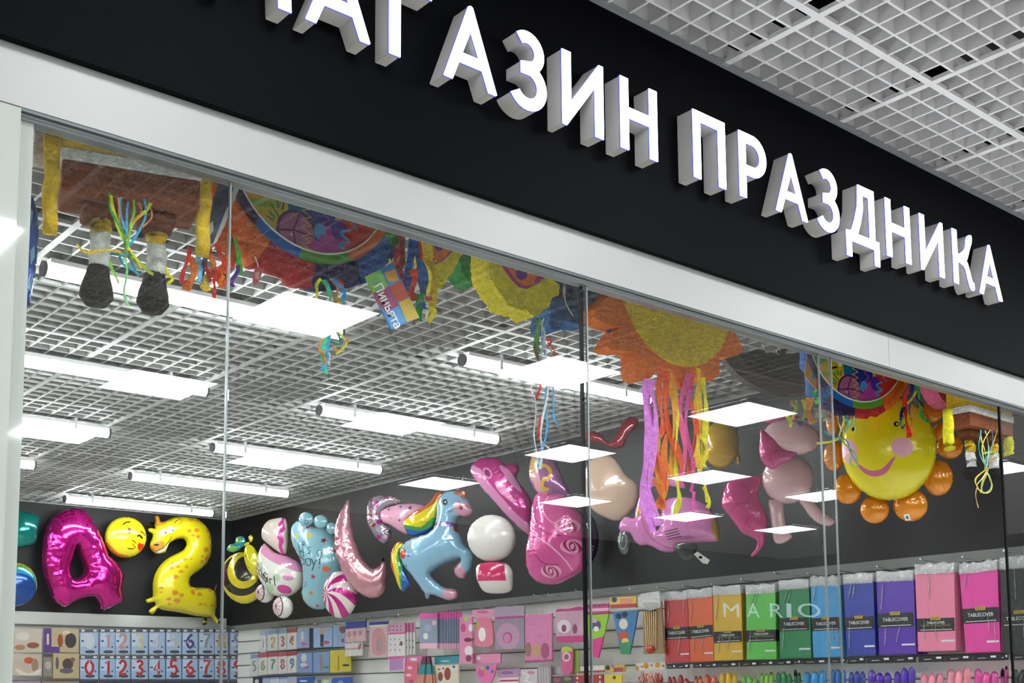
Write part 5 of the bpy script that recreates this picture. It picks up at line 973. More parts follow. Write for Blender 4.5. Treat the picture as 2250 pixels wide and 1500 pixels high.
for nm, col, cr, Q, Lq, ncopy, kind in TC:
    xf = 4.655; pl = Plane((xf, 2, 2), 180); Q = cr(Q); Lq = cr(Lq); b0 = mid(Q)
    e = node('table_cover', pl, b0[0], Q[3][1], '%s folded table cover, front one on its hook, black label' % nm, 'table cover')
    cm = gloss(col); TL, TR, BR, BL_ = Q
    item('folded_cover', pl, Q, [cm, mat('fold_'+nm, tuple(x*.8 for x in lin(col)), .35)], [([lerp(TL, TR, .30), lerp(TL, TR, .31), lerp(BL_, BR, .31), lerp(BL_, BR, .30)], 1)] if nm in ('hot pink', 'pale pink') else [], parent=e, h=.010)
    item('black_label', pl, Lq, [lab_m], parent=e, h=.0125)
    lw = pl.hit(*lerp(Lq[1], Lq[2], .5))[0]-pl.hit(*lerp(Lq[0], Lq[3], .5))[0]; lh = pl.hit(*Lq[0])[1]-pl.hit(*Lq[3])[1]
    cpx = lerp(lerp(Lq[0], Lq[1], .5), lerp(Lq[3], Lq[2], .5), .5)
    c_ = pl.hit(*cpx); tilt = math.degrees(math.atan2(pl.hit(*Lq[1])[1]-pl.hit(*Lq[0])[1], lw))
    def P_at(fx, fy): return lerp(lerp(Lq[0], Lq[1], fx), lerp(Lq[3], Lq[2], fx), fy)
    item('yellow_tag', pl, [P_at(.36, -.10), P_at(.64, -.10), P_at(.64, .14), P_at(.36, .14)], [tagy], parent=e, h=.0132)
    lettering(e, pl, P_at(.5, .02), lw*.2, lh*.14, 'PLASTIC', lab_m, .0135, rot=tilt)
    if kind == 2:
        lettering(e, pl, P_at(.5, .34), lw*.5, lh*.18, 'TABLECOVER', txw, .0128, rot=tilt); lettering(e, pl, P_at(.5, .56), lw*.8, lh*.18, 'NAPPE DE PLASTIQUE', txg, .0128, rot=tilt)
    else:
        lettering(e, pl, P_at(.5, .45), lw*.72, lh*.24, 'TABLECOVER', txw, .0128, rot=tilt)
    item('fine_print', pl, [P_at(.08, .86), P_at(.94, .86), P_at(.94, .905), P_at(.08, .905)], [stw], parent=e, h=.0129)
    item('price_sticker', pl, [lerp(lerp(TL, TR, .62), lerp(BL_, BR, .62), .86), lerp(lerp(TL, TR, .97), lerp(BL_, BR, .97), .86), lerp(lerp(TL, TR, .97), lerp(BL_, BR, .97), .885), lerp(lerp(TL, TR, .62), lerp(BL_, BR, .62), .885)], [stw], parent=e, h=.0108)
    # crumpled clear bag: neck above and skin in front
    up = (TL[1]-Q[3][1])*.12
    r = random.Random(len(nm)); top = [(TL[0]+(TR[0]-TL[0])*k/8, TL[1]+(TR[1]-TL[1])*k/8+up*(1+r.uniform(-.18, .18))) for k in range(9)]
    o = item('clear_bag', pl, [(TL[0], TL[1]+3), *top, (TR[0], TR[1]+3)], [film], parent=e, h=.0145)
    o = item('clear_bag', pl, [(TL[0]-1, TL[1]), (TR[0]+1, TR[1]), (BR[0]+1, BR[1]+1), (BL_[0]-1, BL_[1]+1)], [film2], parent=e, h=.0146)
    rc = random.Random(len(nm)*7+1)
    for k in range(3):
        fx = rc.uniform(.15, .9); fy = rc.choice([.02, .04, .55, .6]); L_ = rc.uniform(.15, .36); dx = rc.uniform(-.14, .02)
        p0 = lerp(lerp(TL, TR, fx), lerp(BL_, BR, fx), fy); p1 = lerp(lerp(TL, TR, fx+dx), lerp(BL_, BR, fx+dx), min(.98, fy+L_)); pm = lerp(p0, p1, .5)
        item('crease_glint', pl, stroke([p0, (pm[0]+rc.uniform(-1, 1), pm[1]), p1], [.4, 1.3, .3]), [glint_film], parent=e, h=.0155)
    for k in range(1, ncopy):
        c = copy_tree(e); c.matrix_world = Matrix.Translation((k*.0165, -.0015*k if kind == 2 else r.uniform(-.003, .002), r.uniform(-.002, .002))) @ e.matrix_world
        c['label'] = '%s folded table cover, hidden behind the front one on the same hook' % nm; c['group'] = '%s table covers behind the front one' % nm
# chrome hooks
def hook(px, py, label, xt=4.60, group=None):
    tip = PT(px, py, x=xt); e = empty('display_hook', (4.8, tip[1], tip[2]), label, 'hook', group)
    mb = MB(); L = 4.8-xt; mb.tube([(0, 0, -.004), (-L*.9, 0, -.002), (-L, 0, .004)], .0022, 6); mb.build('hook_rod', chrome, e)
    mb = MB(); mb.tube([(-L-.003, 0, .004), (-L, 0, .004), (-L+.003, 0, .004)], [.003, .0055, .003], 8); mb.build('hook_tip', chrome, e)
names = ['red', 'orange', 'yellow', 'lime green', 'dark green', 'sky blue']
for (x, y), nm in zip([(200, 407), (450, 390), (733, 378), (1030, 332), (1360, 265), (1688, 275)], names): hook(*c6([(x, y)])[0], 'thin chrome hook above the %s table covers' % nm)
for (x, y), nm in zip([(180, 440), (545, 408), (955, 340), (1350, 322), (1738, 265)], ['royal blue', 'purple', 'pale pink', 'hot pink', 'black']): hook(*c7([(x, y)])[0], 'thin chrome hook above the %s table covers' % nm)
for (x, y), nm in zip([(150, 240), (530, 190), (690, 197), (895, 178), (1088, 147), (1207, 100), (1330, 98), (1550, 62), (1780, 70), (1995, 55)], [None]*10): hook(*c5([(x, y)])[0], 'thin chrome hook on the grey rail above the pink party packets', 4.66, 'hooks above the pink party packets')
for x, y in [(430, 355), (520, 342), (600, 343), (770, 322), (860, 322), (960, 303), (1045, 320), (1355, 232), (1570, 238), (1685, 233), (1755, 197)]: hook(*c4([(x, y)])[0], 'small chrome hook on the grey rail near the corner', 4.70, 'hooks near the corner')

# cutlery bags below
def cutlery(cr, x0, x1, yt, hd, col, nm, label, x=4.64, seed=0):
    pl = Plane((x, 2, 2), 180); r = random.Random(seed); q = cr([(x0, yt), (x1, yt-4), (x1, yt+hd-4), (x0, yt+hd)])
    e = node('cutlery_bag', pl, (q[0][0]+q[1][0])/2, q[0][1], label, 'bag')
    item('header_card', pl, q, [gloss('#141214'), gloss('#d8d8dc')], [(cr([(x0+(x1-x0)*.68, yt+6), (x0+(x1-x0)*.88, yt+5), (x0+(x1-x0)*.88, yt+24), (x0+(x1-x0)*.68, yt+25)]), 1), (cr([(x0+(x1-x0)*.2, yt+hd*.5), (x0+(x1-x0)*.5, yt+hd*.45), (x0+(x1-x0)*.5, yt+hd*.53), (x0+(x1-x0)*.2, yt+hd*.6)]), 1)], parent=e, h=.004)
    w_ = x1-x0; n = 3 if w_ > 150 else 2; yb = yt+hd+420
    for k in range(n):
        a = x0+w_*(.04+.92*k/n); b = x0+w_*(.04+.92*(k+1)/n); t_ = yt+hd+r.uniform(45, 90)*(1.15 if seed % 2 else .9)
        item('spoon', Plane((x-.004-.006*(k % 2), 2, 2), 180), cr(smooth([(a, t_+60), (a+(b-a)*.2, t_+10), ((a+b)/2, t_), (b-(b-a)*.2, t_+12), (b+3, t_+60), (b, t_+220), (b-4, yb), (a+4, yb), (a, t_+220)], 3)), [gloss(col)], parent=e, mode='foil', k=.5, step=.012)
    item('clear_bag', Plane((x-.014, 2, 2), 180), cr([(x0-2, yt+hd-2), (x1+2, yt+hd-6), (x1+4, yb+10), (x0-2, yb+14)]), [film2], parent=e, h=.002)
cl6 = [(300, 388, '#b82c34', 'red'), (395, 520, '#c03038', 'red'), (560, 650, '#d8602c', 'orange'), (655, 800, '#e2643a', 'orange'), (808, 998, '#e0b416', 'yellow'), (1020, 1200, '#74bc44', 'lime green'), (1205, 1358, '#86c23a', 'lime green'), (1363, 1540, '#1f8a52', 'green'), (1545, 1622, '#1c6e44', 'green'), (1630, 1885, '#2492cc', 'sky blue'), (1905, 2070, '#2a6ab8', 'blue')]
cl7 = [(272, 440, '#22389a', 'royal blue'), (450, 690, '#5224ac', 'purple'), (695, 912, '#5226b0', 'purple'), (942, 1183, '#e88a9c', 'pale pink'), (1190, 1440, '#ec90a0', 'pale pink'), (1448, 1700, '#e0469c', 'hot pink'), (1705, 1785, '#b02a78', 'dark pink'), (1800, 2040, '#26282a', 'black')]
seen = {}
def side(nm): 
    seen[nm] = seen.get(nm, 0)+1; return 'left' if seen[nm] == 1 else 'right'
alln = [a[3] for a in cl6+cl7]
for i, (x0, x1, col, nm) in enumerate(cl6):
    sd = side(nm); lb = 'bag of %s plastic cutlery with a black header card%s' % (nm, ', the %s one of two' % sd if alln.count(nm) > 1 else ''); cutlery(c6, x0, x1, 1168-(x0-300)*.036, 44, col, nm, lb, seed=i)
for i, (x0, x1, col, nm) in enumerate(cl7):
    sd = side(nm); lb = 'bag of %s plastic cutlery with a black header card%s' % (nm, ', the %s one of two' % sd if alln.count(nm) > 1 else ''); cutlery(c7, x0, x1, 1262-(x0-272)*.022, 58, col, nm, lb, seed=20+i)

# printed packets: (crop, outline or box, colours, regions, label, wall distance, thickness, name)
def packet(cr, Q, cols, regs, label, x=4.70, h=.012, name='party_packet', cat='packet', plane=None, filmy=False, text=None, group=None):
    if len(Q) == 2: Q = quad(*Q)
    pl = plane or Plane((x, 2, 2), 180); q = cr(Q); m_ = mid(q)
    regs = [(quad(*g) if len(g) == 2 else g, k) for g, k in regs]
    if not filmy and not text:
        o = item(name, pl, q, [gloss(c) for c in cols], [(cr(g), k) for g, k in regs], h=h); return tag(o, label, cat, group)
    e = node(name, pl, m_[0], m_[1], label, cat, group)
    item('printed_card', pl, q, [gloss(c) for c in cols], [(cr(g), k) for g, k in regs], parent=e, h=h)
    if filmy: item('clear_bag', pl, [(p[0]+(1.0 if p[0] > m_[0] else -1.0), p[1]+(1.5 if p[1] > m_[1] else -5)) for p in q], [film2], parent=e, h=h+.004)
    for t_ in text or (): lettering(e, pl, cr([t_[1]])[0], t_[2], t_[3], t_[0], gloss(t_[4]), h+.001)
    return e
def slant(x0, y0, x1, y1, s=-.06): return [(x0, y0), (x1, y0+s*(x1-x0)), (x1, y1+s*(x1-x0)), (x0, y1)]
# digits on the back wall
PB = Plane((4, 7.08, 2), -90)
NW = ['zero', 'one', 'two', 'three', 'four', 'five', 'six', 'seven', 'eight', 'nine']
ex = [(580, 712), (725, 835), (838, 945), (955, 1075), (1085, 1200), (1210, 1320), (1328, 1440), (1450, 1560), (1565, 1660), (1680, 1785)]
c1 = ['#cfd2cc', '#c48a84', '#c48e86', '#c4bf90', '#b8b4c0', '#b9b8b8', '#4a3f7a', '#8d9298', '#c49a60', '#7f8ea4']
for row, (y0, y1) in enumerate(((1108, 1292), (1302, 1470))):
    for i, (x0, x1) in enumerate(ex):
        col = '#a9bcd8' if row == 0 else '#9fbbdc'; cx = (x0+x1)/2; dc = c1[i] if row == 0 else '#c02c24'
        e = packet(cA, [(x0, y0), (x1, y0)] and [(x0, y0), (x1, y1)], [col, '#5a5a62', '#2b2b30', '#c3d0e6', '#e6e6ea', '#3a5890', dc], [([(x0-2, y0-2), (x1+2, y0+22)], 1), ([(x0+8, y0+3), (x0+34, y0+16)], 4), ([(x1-36, y0+3), (x1-10, y0+16)], 4), ([(x0+4, y0+30), (x1-50, y1-60)], 3), (ell(cx+6, y1-20, 36, 11), 2), (ell(cx+6, y1-20, 22, 5), 1), (ell(x0+18, y0+85, 11, 7), 5), (ell(x1-20, y1-55, 7, 7), 5)]+digit(i, cx+2, y0+34, 54, 100, 19, 6),
                   'light blue packet with a %s %s in the %s row on the back wall' % (['pale', 'red'][row], NW[i], ['upper', 'lower'][row]), plane=PB, h=.02, name='number_packet', filmy=True)
for i, (x0, x1) in enumerate(ex[:10]):
    packet(cA, [(x0, 1482), (x1, 1600)], ['#8fa0c0', '#3a3a50'], [([(x0-2, 1478), (x1+2, 1502)], 1)], 'pale blue packet in the bottom row, under the red %s' % NW[i], plane=PB, h=.02, name='number_packet')
bw = [([(98, 1102), (300, 1276)], ['#c8b9a8', '#8a5038', '#d8d0c8', '#b07a5a'], [(ell(235, 1225, 45, 22), 1), (ell(160, 1160, 50, 30), 2), (ell(140, 1240, 40, 20), 3)], 'beige picture packet at the left edge of the back wall, upper row'),
      ([(318, 1100), (570, 1276)], ['#bfa987', '#5b3a86', '#9a5030', '#3a3830', '#d8c8a8'], [([(318, 1100), (370, 1276)], 1), ([(330, 1235), (430, 1280)], 1), (ell(435, 1190, 20, 48), 2), (ell(510, 1190, 42, 55), 3), (ell(480, 1130, 30, 14), 4), ([(336, 1140), (352, 1220)], 4)], 'purple and tan picture packet on the back wall, upper row'),
      ([(92, 1290), (300, 1448)], ['#c9b7a4', '#c05a3a', '#a08068', '#e0d6cc'], [(ell(205, 1335, 36, 24), 1), (ell(250, 1370, 26, 50), 2), (smooth([(110, 1390), (200, 1430), (290, 1395), (270, 1440), (140, 1440)], 3), 3)], 'beige picture packet at the left edge of the back wall, lower row'),
      ([(310, 1284), (375, 1452)], ['#8c8478', '#4a4640', '#b8b0a4'], [(ell(345, 1370, 22, 30), 2), ([(312, 1286), (374, 1310)], 1)], 'narrow grey packet between two beige ones on the back wall'),
      ([(382, 1284), (572, 1466)], ['#c2ab80', '#5c5a68', '#4a4238', '#8a5a50'], [(ell(412, 1355, 12, 46), 1), (ell(490, 1360, 40, 40), 2), (ell(480, 1410, 50, 20), 1), (ell(525, 1330, 18, 18), 3)], 'tan packet with dark figures on the back wall, lower row'),
      ([(80, 1476), (290, 1600)], ['#b0a090', '#7a6a8a'], [([(80, 1476), (290, 1490)], 1)], 'beige packet cut by the bottom of the photo at the far left'), ([(300, 1480), (572, 1600)], ['#a89878', '#6a5a48'], [([(300, 1480), (572, 1492)], 1)], 'tan packet cut by the bottom of the photo beside the far left one')]
for Q, cols, rg, lb in bw: packet(cA, Q, cols, rg, lb, plane=PB, h=.02, filmy=True)

# right wall, near the corner
B0, B1, WH, DK = '#9ab4da', '#7f9fd0', '#e4e2dc', '#1d2230'
def num_pack(x0, y0, x1, y1, d, dc, top, label): packet(c4, slant(x0, y0, x1, y1, -.09), [WH, top, dc], [(slant(x0-2, y0-4, x1+2, y0+(y1-y0)*.2, -.09), 1)]+digit(d, (x0+x1)/2, y0+70, (x1-x0)*.42, 90, 15, 2), label, x=4.72, h=.01, filmy=True, name='candle_packet')
for a in [(335, 395, 388, 600, '1', '#9ab0c8', '#a8b8d8', 'upper row, leftmost'), (410, 382, 508, 585, '2', '#c8a83c', '#7f9cc0', 'upper row, yellow digit'), (515, 374, 596, 578, '3', '#b84a3c', '#8fb0d0', 'upper row, red digit'), (600, 366, 694, 572, '4', '#9a4a30', '#b04a3a', 'upper row, brownish digit'),
          (240, 618, 314, 832, '5', '#8a8e94', '#8ca4c8', 'lower row, grey digit'), (318, 610, 404, 822, '6', '#8a9a4a', '#c0505a', 'lower row, olive digit'), (408, 603, 508, 816, '7', '#3c8a5a', '#c0404a', 'lower row, green digit'), (511, 598, 600, 812, '8', '#c03a44', '#c0505a', 'lower row, red digit'), (604, 592, 694, 804, '9', '#3a6a8a', '#b83a40', 'lower row, blue digit')]:
    num_pack(*a[:4], a[4], a[5], a[6], 'white number candle packet near the corner, %s' % a[7])
PK, PD, PL_, MGT, GY, TL_ = '#dd86ae', '#c2447e', '#e9b4c6', '#c82c7c', '#8c97aa', '#2a8a9a'
rwl = [
 (c4, slant(700, 372, 815, 556), [B0, '#2b3a58', '#c86a9a', WH], [(slant(700, 360, 815, 372), 1), (ell(770, 515, 28, 16), 2), (ell(752, 440, 18, 50), 3)], 'light blue candle packet with a pink oval, right of the upper number row', 4.72, 1),
 (c4, slant(818, 360, 856, 556), [DK], [], 'dark strip painted for the shaded gap between two light blue candle packets', 4.73, 0),  # dark slab painting the shade of an empty gap
 (c4, slant(860, 352, 1046, 552), [B0, '#1c2438', '#c89a72', '#26303c', '#c84a7a'], [(slant(860, 340, 1046, 356), 1), (ell(950, 385, 26, 32), 2), (stroke([(945, 420), (945, 540)], 34), 3), (ell(985, 500, 36, 17), 4)], 'light blue candle packet with a dark and tan print', 4.72, 1),
 (c4, slant(1055, 346, 1182, 546), [B0, '#7a4a38', '#a04a6a'], [(ell(1150, 370, 34, 38), 1), (ell(1150, 480, 14, 22), 2)], 'light blue candle packet with a brown round print', 4.72, 1),
 (c4, slant(698, 604, 846, 802), [B1, '#202c44', WH, '#c04a84'], [(slant(698, 590, 846, 606), 1), (ell(765, 650, 28, 42), 2), (ell(765, 720, 34, 20), 2), (ell(795, 745, 26, 14), 3)], 'blue candle packet with a white bell print in the second row', 4.72, 1),
 (c4, slant(860, 594, 1020, 798), [B1, '#202c44', '#9a8a78', '#3a8a5a'], [(slant(860, 580, 1020, 598), 1), (stroke([(935, 620), (940, 780)], 34), 2), (ell(985, 745, 30, 14), 3)], 'blue candle packet with a twisted tan candle print', 4.72, 1),
 (c4, slant(1025, 582, 1226, 798), ['#dcc82a', '#e8dc60', '#b07a20', '#20201c'], [(slant(1025, 570, 1226, 590), 1), (stroke([(1110, 630), (1105, 780)], 14), 2), (ell(1182, 725, 38, 11), 3)], 'bright yellow candle packet in the second row', 4.72, 1),
 (c4, slant(262, 838, 345, 1000), ['#2a2a30', '#c8c8cc'], [(ell(300, 885, 20, 22), 1)], 'black packet with a round grey print cut by the photo bottom', 4.71, 0),
 (c4, slant(350, 846, 425, 1000), ['#a8b4cc', '#5a74a8'], [(slant(350, 840, 425, 862), 1)], 'pale blue packet of the third row right of the black one', 4.72, 0),
 (c4, slant(430, 844, 520, 1000), ['#c2c8d8', '#6a84b8'], [(slant(430, 838, 520, 862), 1)], 'second pale blue packet of the third row', 4.72, 0),
 (c4, slant(524, 842, 606, 1000), ['#b4c0d4', '#6484b8'], [(slant(524, 836, 606, 862), 1)], 'third pale blue packet of the third row', 4.72, 0),
 (c4, slant(610, 842, 694, 1000), ['#a4b4d0', '#c8b090'], [(ell(650, 890, 22, 18), 1)], 'fourth pale blue packet of the third row, round print', 4.72, 0),
 (c4, slant(700, 848, 864, 1000), ['#2a54a8', '#c8d4e8'], [(ell(760, 880, 40, 9), 1)], 'royal blue packet of the third row', 4.72, 0),
 (c4, slant(870, 870, 1040, 1000), ['#8fa8a0', '#4a6a5a', '#c8c8a8'], [(ell(920, 880, 20, 26), 1), (ell(985, 890, 30, 20), 2)], 'grey green packet of the third row', 4.72, 0),
 (c4, slant(1046, 838, 1236, 1000), ['#2a5ab4', '#a8805a', '#7aa0dc'], [(slant(1046, 820, 1236, 850), 1), (ell(1130, 900, 30, 26), 2)], 'blue packet with a tan header in the third row', 4.72, 0),
 (c4, slant(1180, 300, 1376, 500, -.08), ['#e2b9bd', '#26419c', '#c88a92', '#e8e0dc'], [(slant(1180, 280, 1376, 368, -.08), 1), (ell(1215, 420, 20, 28), 2), (ell(1268, 412, 20, 28), 2), (ell(1325, 405, 20, 28), 2)], 'pink invitation pack with a dark blue header and three ovals', 4.68, 1),
 (c4, slant(1172, 504, 1345, 640, -.08), [WH, '#d8a0a8', '#b06a74'], [(slant(1172, 560, 1345, 575, -.08), 1), (ell(1318, 540, 14, 36, 20), 2)], 'white box with a pink stripe hanging under the blue headed pack', 4.69, 1),
 (c4, slant(1412, 300, 1594, 650, -.06), ['#e0bcc0', '#2848a4', '#d89a9c', '#e8dcd8', '#b89aa0'], [(slant(1412, 270, 1594, 330, -.06), 1), (slant(1412, 330, 1594, 352, -.06), 3), (smooth([(1450, 400), (1500, 355), (1560, 400), (1580, 500), (1570, 610), (1460, 620), (1440, 500)], 3), 2), (ell(1515, 520, 34, 66), 4)], 'pale pink packet with a dark blue header beside the tall striped one', 4.68, 1),
 (c4, slant(1598, 312, 1762, 786, -.06), ['#eae6e6', '#e0679c', '#d8a4c0', '#8c3a56', '#c08ac8'], [(slant(1598, 312, 1762, 420, -.06), 2), (slant(1598, 408, 1762, 424, -.06), 1), (slant(1598, 640, 1762, 668, -.06), 1), (slant(1612, 668, 1752, 780, -.06), 4), (ell(1730, 510, 14, 24), 3)]+[(ell(1612+i % 4*38, 340+i//4*36, 6, 8), 3) for i in range(8)]+[(ell(1625+i % 3*44, 470+i//3*52, 5, 8), 3) for i in range(9)], 'tall white and pink printed packet with small dark marks', 4.66, 1),
 (c5, slant(282, 250, 424, 545, -.03), [GY, '#e05ca4', PL_, WH, '#a0a8b8'], [(slant(282, 236, 424, 298, -.03), 1), (slant(262, 500, 424, 545, -.03), 2), (ell(330, 440, 20, 26), 3), (ell(400, 330, 18, 20), 2), (ell(350, 370, 30, 30), 4)], 'grey and pink packet with a pink header, front of a long row', 4.62, 0),
 (c5, slant(608, 285, 712, 668, -.04), [PK, PD, '#9ac45a', '#eae0e4', '#7a2444'], [(ell(640, 372, 22, 36), 1), (ell(660, 300, 14, 20), 2), (ell(700, 370, 18, 32), 3), (ell(685, 560, 34, 40), 3), (ell(680, 470, 34, 18), 4), (ell(684, 622, 24, 28), 4)], 'tall pink packet with a dark pink balloon print', 4.64, 0),
 (c5, slant(716, 225, 905, 292, -.06), ['#e49ab6', '#c86a90', '#d8c8d4'], [(ell(800, 240, 50, 14), 1)], 'pale pink header card above the rounded pink tag', 4.66, 0),
 (c5, smooth([(760, 300), (790, 285), (830, 290), (870, 310), (885, 420), (880, 510), (800, 528), (740, 512), (735, 440), (745, 360)], 3), ['#dc7892', '#eeeae8', '#c8a040'], [(ell(795, 425, 30, 58), 1), (ell(758, 345, 16, 26), 2)], 'rounded salmon pink packet with a white oval print', 4.64, 0),
 (c5, slant(900, 200, 1142, 552, -.05), ['#9c8ea0', '#c24f92', '#d890b8', '#b8a4b8'], [(slant(900, 190, 1142, 300, -.05), 3), (slant(900, 282, 1142, 302, -.05), 1), (ell(1008, 440, 98, 108), 2), (ell(1008, 440, 78, 88), 3), (ell(1008, 445, 58, 66), 2), (ell(1005, 450, 40, 46), 1), (ell(1002, 455, 26, 34), 2)], 'clear packet with a round scalloped pink and mauve badge', 4.64, 1),
 (c5, slant(1150, 258, 1370, 660, -.05), ['#de80b0', '#b87ab8', '#e8d8e0', '#a84a70', '#9a6a5a', '#c8a060'], [(slant(1150, 190, 1370, 250, -.05), 1), (slant(1150, 248, 1370, 262, -.05), 2), (slant(1150, 640, 1375, 665, -.05), 3), (stroke([(1185, 340), (1215, 350), (1235, 325)], 9), 1), (stroke([(1245, 430), (1275, 440), (1290, 415)], 9), 1), (ell(1175, 550, 26, 60), 4), (ell(1245, 560, 30, 56), 5), (ell(1315, 560, 36, 66), 3)], 'large plain pink packet with a mauve header and three ovals', 4.64, 1),
 (c5, smooth([(1405, 225), (1500, 215), (1632, 205), (1636, 380), (1632, 470), (1600, 488), (1440, 490), (1408, 460), (1400, 340)], 3), ['#d0a0b8', MGT, '#e6dce2', '#8a3a60'], [(slant(1400, 205, 1640, 240), 1), (slant(1400, 445, 1640, 500), 1), (ell(1470, 360, 56, 56), 2), (ell(1470, 375, 20, 30), 3), (ell(1560, 380, 20, 40), 3)], 'rounded pink pouch packet just left of the second glass joint', 4.64, 1),
 (c5, slant(1640, 180, 1836, 262, -.05), [PD, '#e8b8cc', '#7a3a58'], [(slant(1640, 215, 1836, 240, -.05), 1)]+[(ell(1660+i*34, 190-i*2, 10, 10), 2) for i in range(5)], 'pink header card above the green pennant', 4.66, 0),
 (c5, [(1632, 268), (1838, 256), (1800, 420), (1752, 618), (1705, 610), (1680, 450)], ['#8fc232', '#d43a86', '#5a4a6a', '#e8e0d8', '#c89ad0'], [([(1690, 470), (1800, 440), (1752, 640), (1700, 620)], 1), (ell(1735, 350, 40, 44), 2), (ell(1735, 380, 22, 22), 3), (ell(1720, 315, 26, 16), 4)], 'green and pink pennant packet', 4.64, 0),
 (c5, slant(1850, 122, 2066, 212, -.05), ['#d8b84a', '#b84038', '#d88a70', '#2a3a5a'], [(slant(1850, 180, 2066, 215, -.05), 1), (slant(1935, 130, 2040, 172, -.05), 2), (ell(1885, 140, 22, 22), 3)], 'yellow and red header card above the blue pennant', 4.66, 0),
 (c5, [(1872, 240), (2078, 226), (2050, 400), (2008, 590), (1938, 588), (1910, 440)], ['#3f78a8', '#1f2430', '#d8cfc0', '#3a8a58', '#d8c060', '#b84a3a'], [(ell(1922, 275, 24, 22), 1), (ell(1972, 262, 24, 24), 1), (ell(1960, 340, 36, 44), 2), (ell(1960, 440, 44, 40), 5), (ell(1975, 480, 30, 24), 4), ([(1925, 500), (2030, 480), (2005, 600), (1940, 600)], 3)], 'blue and green pennant packet', 4.64, 0),
 (c5, slant(160, 612, 352, 660, -.06), ['#e06aa6', WH, PD], [(ell(230, 630, 30, 12), 1)], 'pink header card at the left of the striped cones', 4.67, 0),
 (c5, slant(155, 660, 262, 860, -.03), ['#d8607c', PL_, '#a83050'], [(ell(200, 700, 20, 14), 1), (ell(190, 760, 22, 12), 1), (ell(210, 810, 18, 12), 2)], 'reddish pink packet left of the striped cones', 4.66, 0),
 (c5, slant(405, 612, 608, 672, -.05), [TL_, '#8ac8d4'], [(ell(490, 645, 40, 7), 1)], 'teal header card above the card with two dark red ovals', 4.67, 0),
 (c5, slant(390, 682, 600, 880, -.04), ['#d8cdb8', '#8c2c24', '#d8e0e8', '#3a4a6a'], [(ell(452, 772, 20, 38), 1), (ell(510, 750, 27, 52), 1), (ell(562, 690, 22, 24), 2), (ell(562, 692, 12, 12), 3), (ell(440, 712, 8, 8), 1), (ell(475, 705, 8, 8), 1)], 'cream card with two dark red ovals', 4.66, 0),
 (c5, slant(722, 590, 948, 668, -.04), ['#e48ab4', '#c83c7c', WH], [(ell(765, 620, 18, 16), 2)], 'pink header card lettered in dark pink above the pink pennant', 4.67, 0),
 (c5, [(738, 682), (918, 672), (890, 780), (850, 860), (800, 860), (760, 780)], ['#e070a8', '#c8489a', '#3a5aa0', '#d88a3a', '#8ac84a'], [(ell(790, 740, 30, 34), 1), (ell(840, 700, 16, 18), 2), (ell(822, 735, 14, 16), 3), (ell(795, 705, 12, 14), 4), (ell(880, 730, 12, 14), 2)], 'pink pennant packet with coloured balloon dots', 4.65, 0),
 (c5, slant(925, 715, 1105, 780, -.06), ['#b88ab0', '#9a5a98', '#e0d0dc'], [(ell(1000, 740, 50, 14), 1)], 'mauve packet cut by the photo bottom', 4.66, 1),
 (c5, slant(935, 785, 1095, 860, -.03), ['#e4dce0', '#c03a5a'], [(slant(940, 800, 1095, 816, -.03), 1)], 'white and red striped packet below the mauve one', 4.66, 0),
 (c5, slant(1112, 715, 1252, 870, -.03), ['#dccbd2', '#c88aa4', '#f0ecec'], [(stroke([(1130, 740), (1180, 770), (1150, 800), (1220, 830)], 12, 4), 2), (ell(1200, 740, 30, 14), 1)], 'pale packet of white paper curls', 4.65, 1),
 (c5, slant(1255, 690, 1360, 870, -.03), ['#a89aa0', '#8a4a58', '#d8d0d4'], [(stroke([(1265+i*22, 700), (1275+i*22, 850)], 6), 2) for i in range(4)], 'grey packet of striped straws', 4.65, 1),
 (c5, smooth([(1450, 545), (1490, 525), (1535, 545), (1540, 640), (1530, 740), (1460, 748), (1445, 650)], 3), ['#d8588c', '#b8cc4a', '#e8c8d4', '#98506a'], [([(1440, 520), (1550, 520), (1550, 560), (1440, 575)], 1), (ell(1490, 610, 34, 40), 2), (ell(1490, 610, 20, 24), 3)], 'small pink and green packet with a round print', 4.64, 1),
 (c5, slant(1542, 560, 1590, 745, -.06), ['#8cae4a', '#b8a050'], [], 'green packet edge beside the small pink and green one', 4.66, 0),
 (c5, slant(1360, 690, 1555, 760, -.04), ['#c8c0c4', '#a88a98'], [], 'pale grey packet below the rounded pouch', 4.68, 1),
 (c5, slant(1370, 770, 1560, 870, -.04), ['#6a4a50', '#b84a6a', '#8a9a6a'], [(ell(1410, 800, 30, 16), 1), (ell(1500, 790, 30, 16), 2)], 'dark packet with pink and green prints at the photo bottom', 4.66, 1),
 (c5, slant(1562, 690, 1800, 745, -.05), ['#dcd6d4', '#b83a3a', '#c8a8a4'], [(slant(1562, 730, 1800, 748, -.05), 1)], 'white and red header card left of the yellow packet', 4.67, 0),
 (c5, slant(1560, 765, 1790, 880, -.05), ['#a82c2c', '#e8e4e0'], [(ell(1580+i % 4*62, 785+i//4*40-(i % 4)*3, 8, 9), 1) for i in range(8)], 'red packet with white dots', 4.65, 0),
 (c5, slant(1808, 682, 1968, 740, -.05), ['#c8a848', '#2a2a30', '#b04038', '#4a6ab0'], [(ell(1830, 700, 20, 20), 1), (slant(1880, 700, 1960, 735, -.05), 2), (ell(1872, 686, 12, 14), 3)], 'tan and red header card above the yellow packet', 4.67, 0),
 (c5, slant(1808, 762, 1945, 880, -.05), ['#dcc428', '#7a2a20'], [(ell(1885, 780, 14, 14), 1)], 'plain yellow packet at the photo bottom', 4.65, 0),
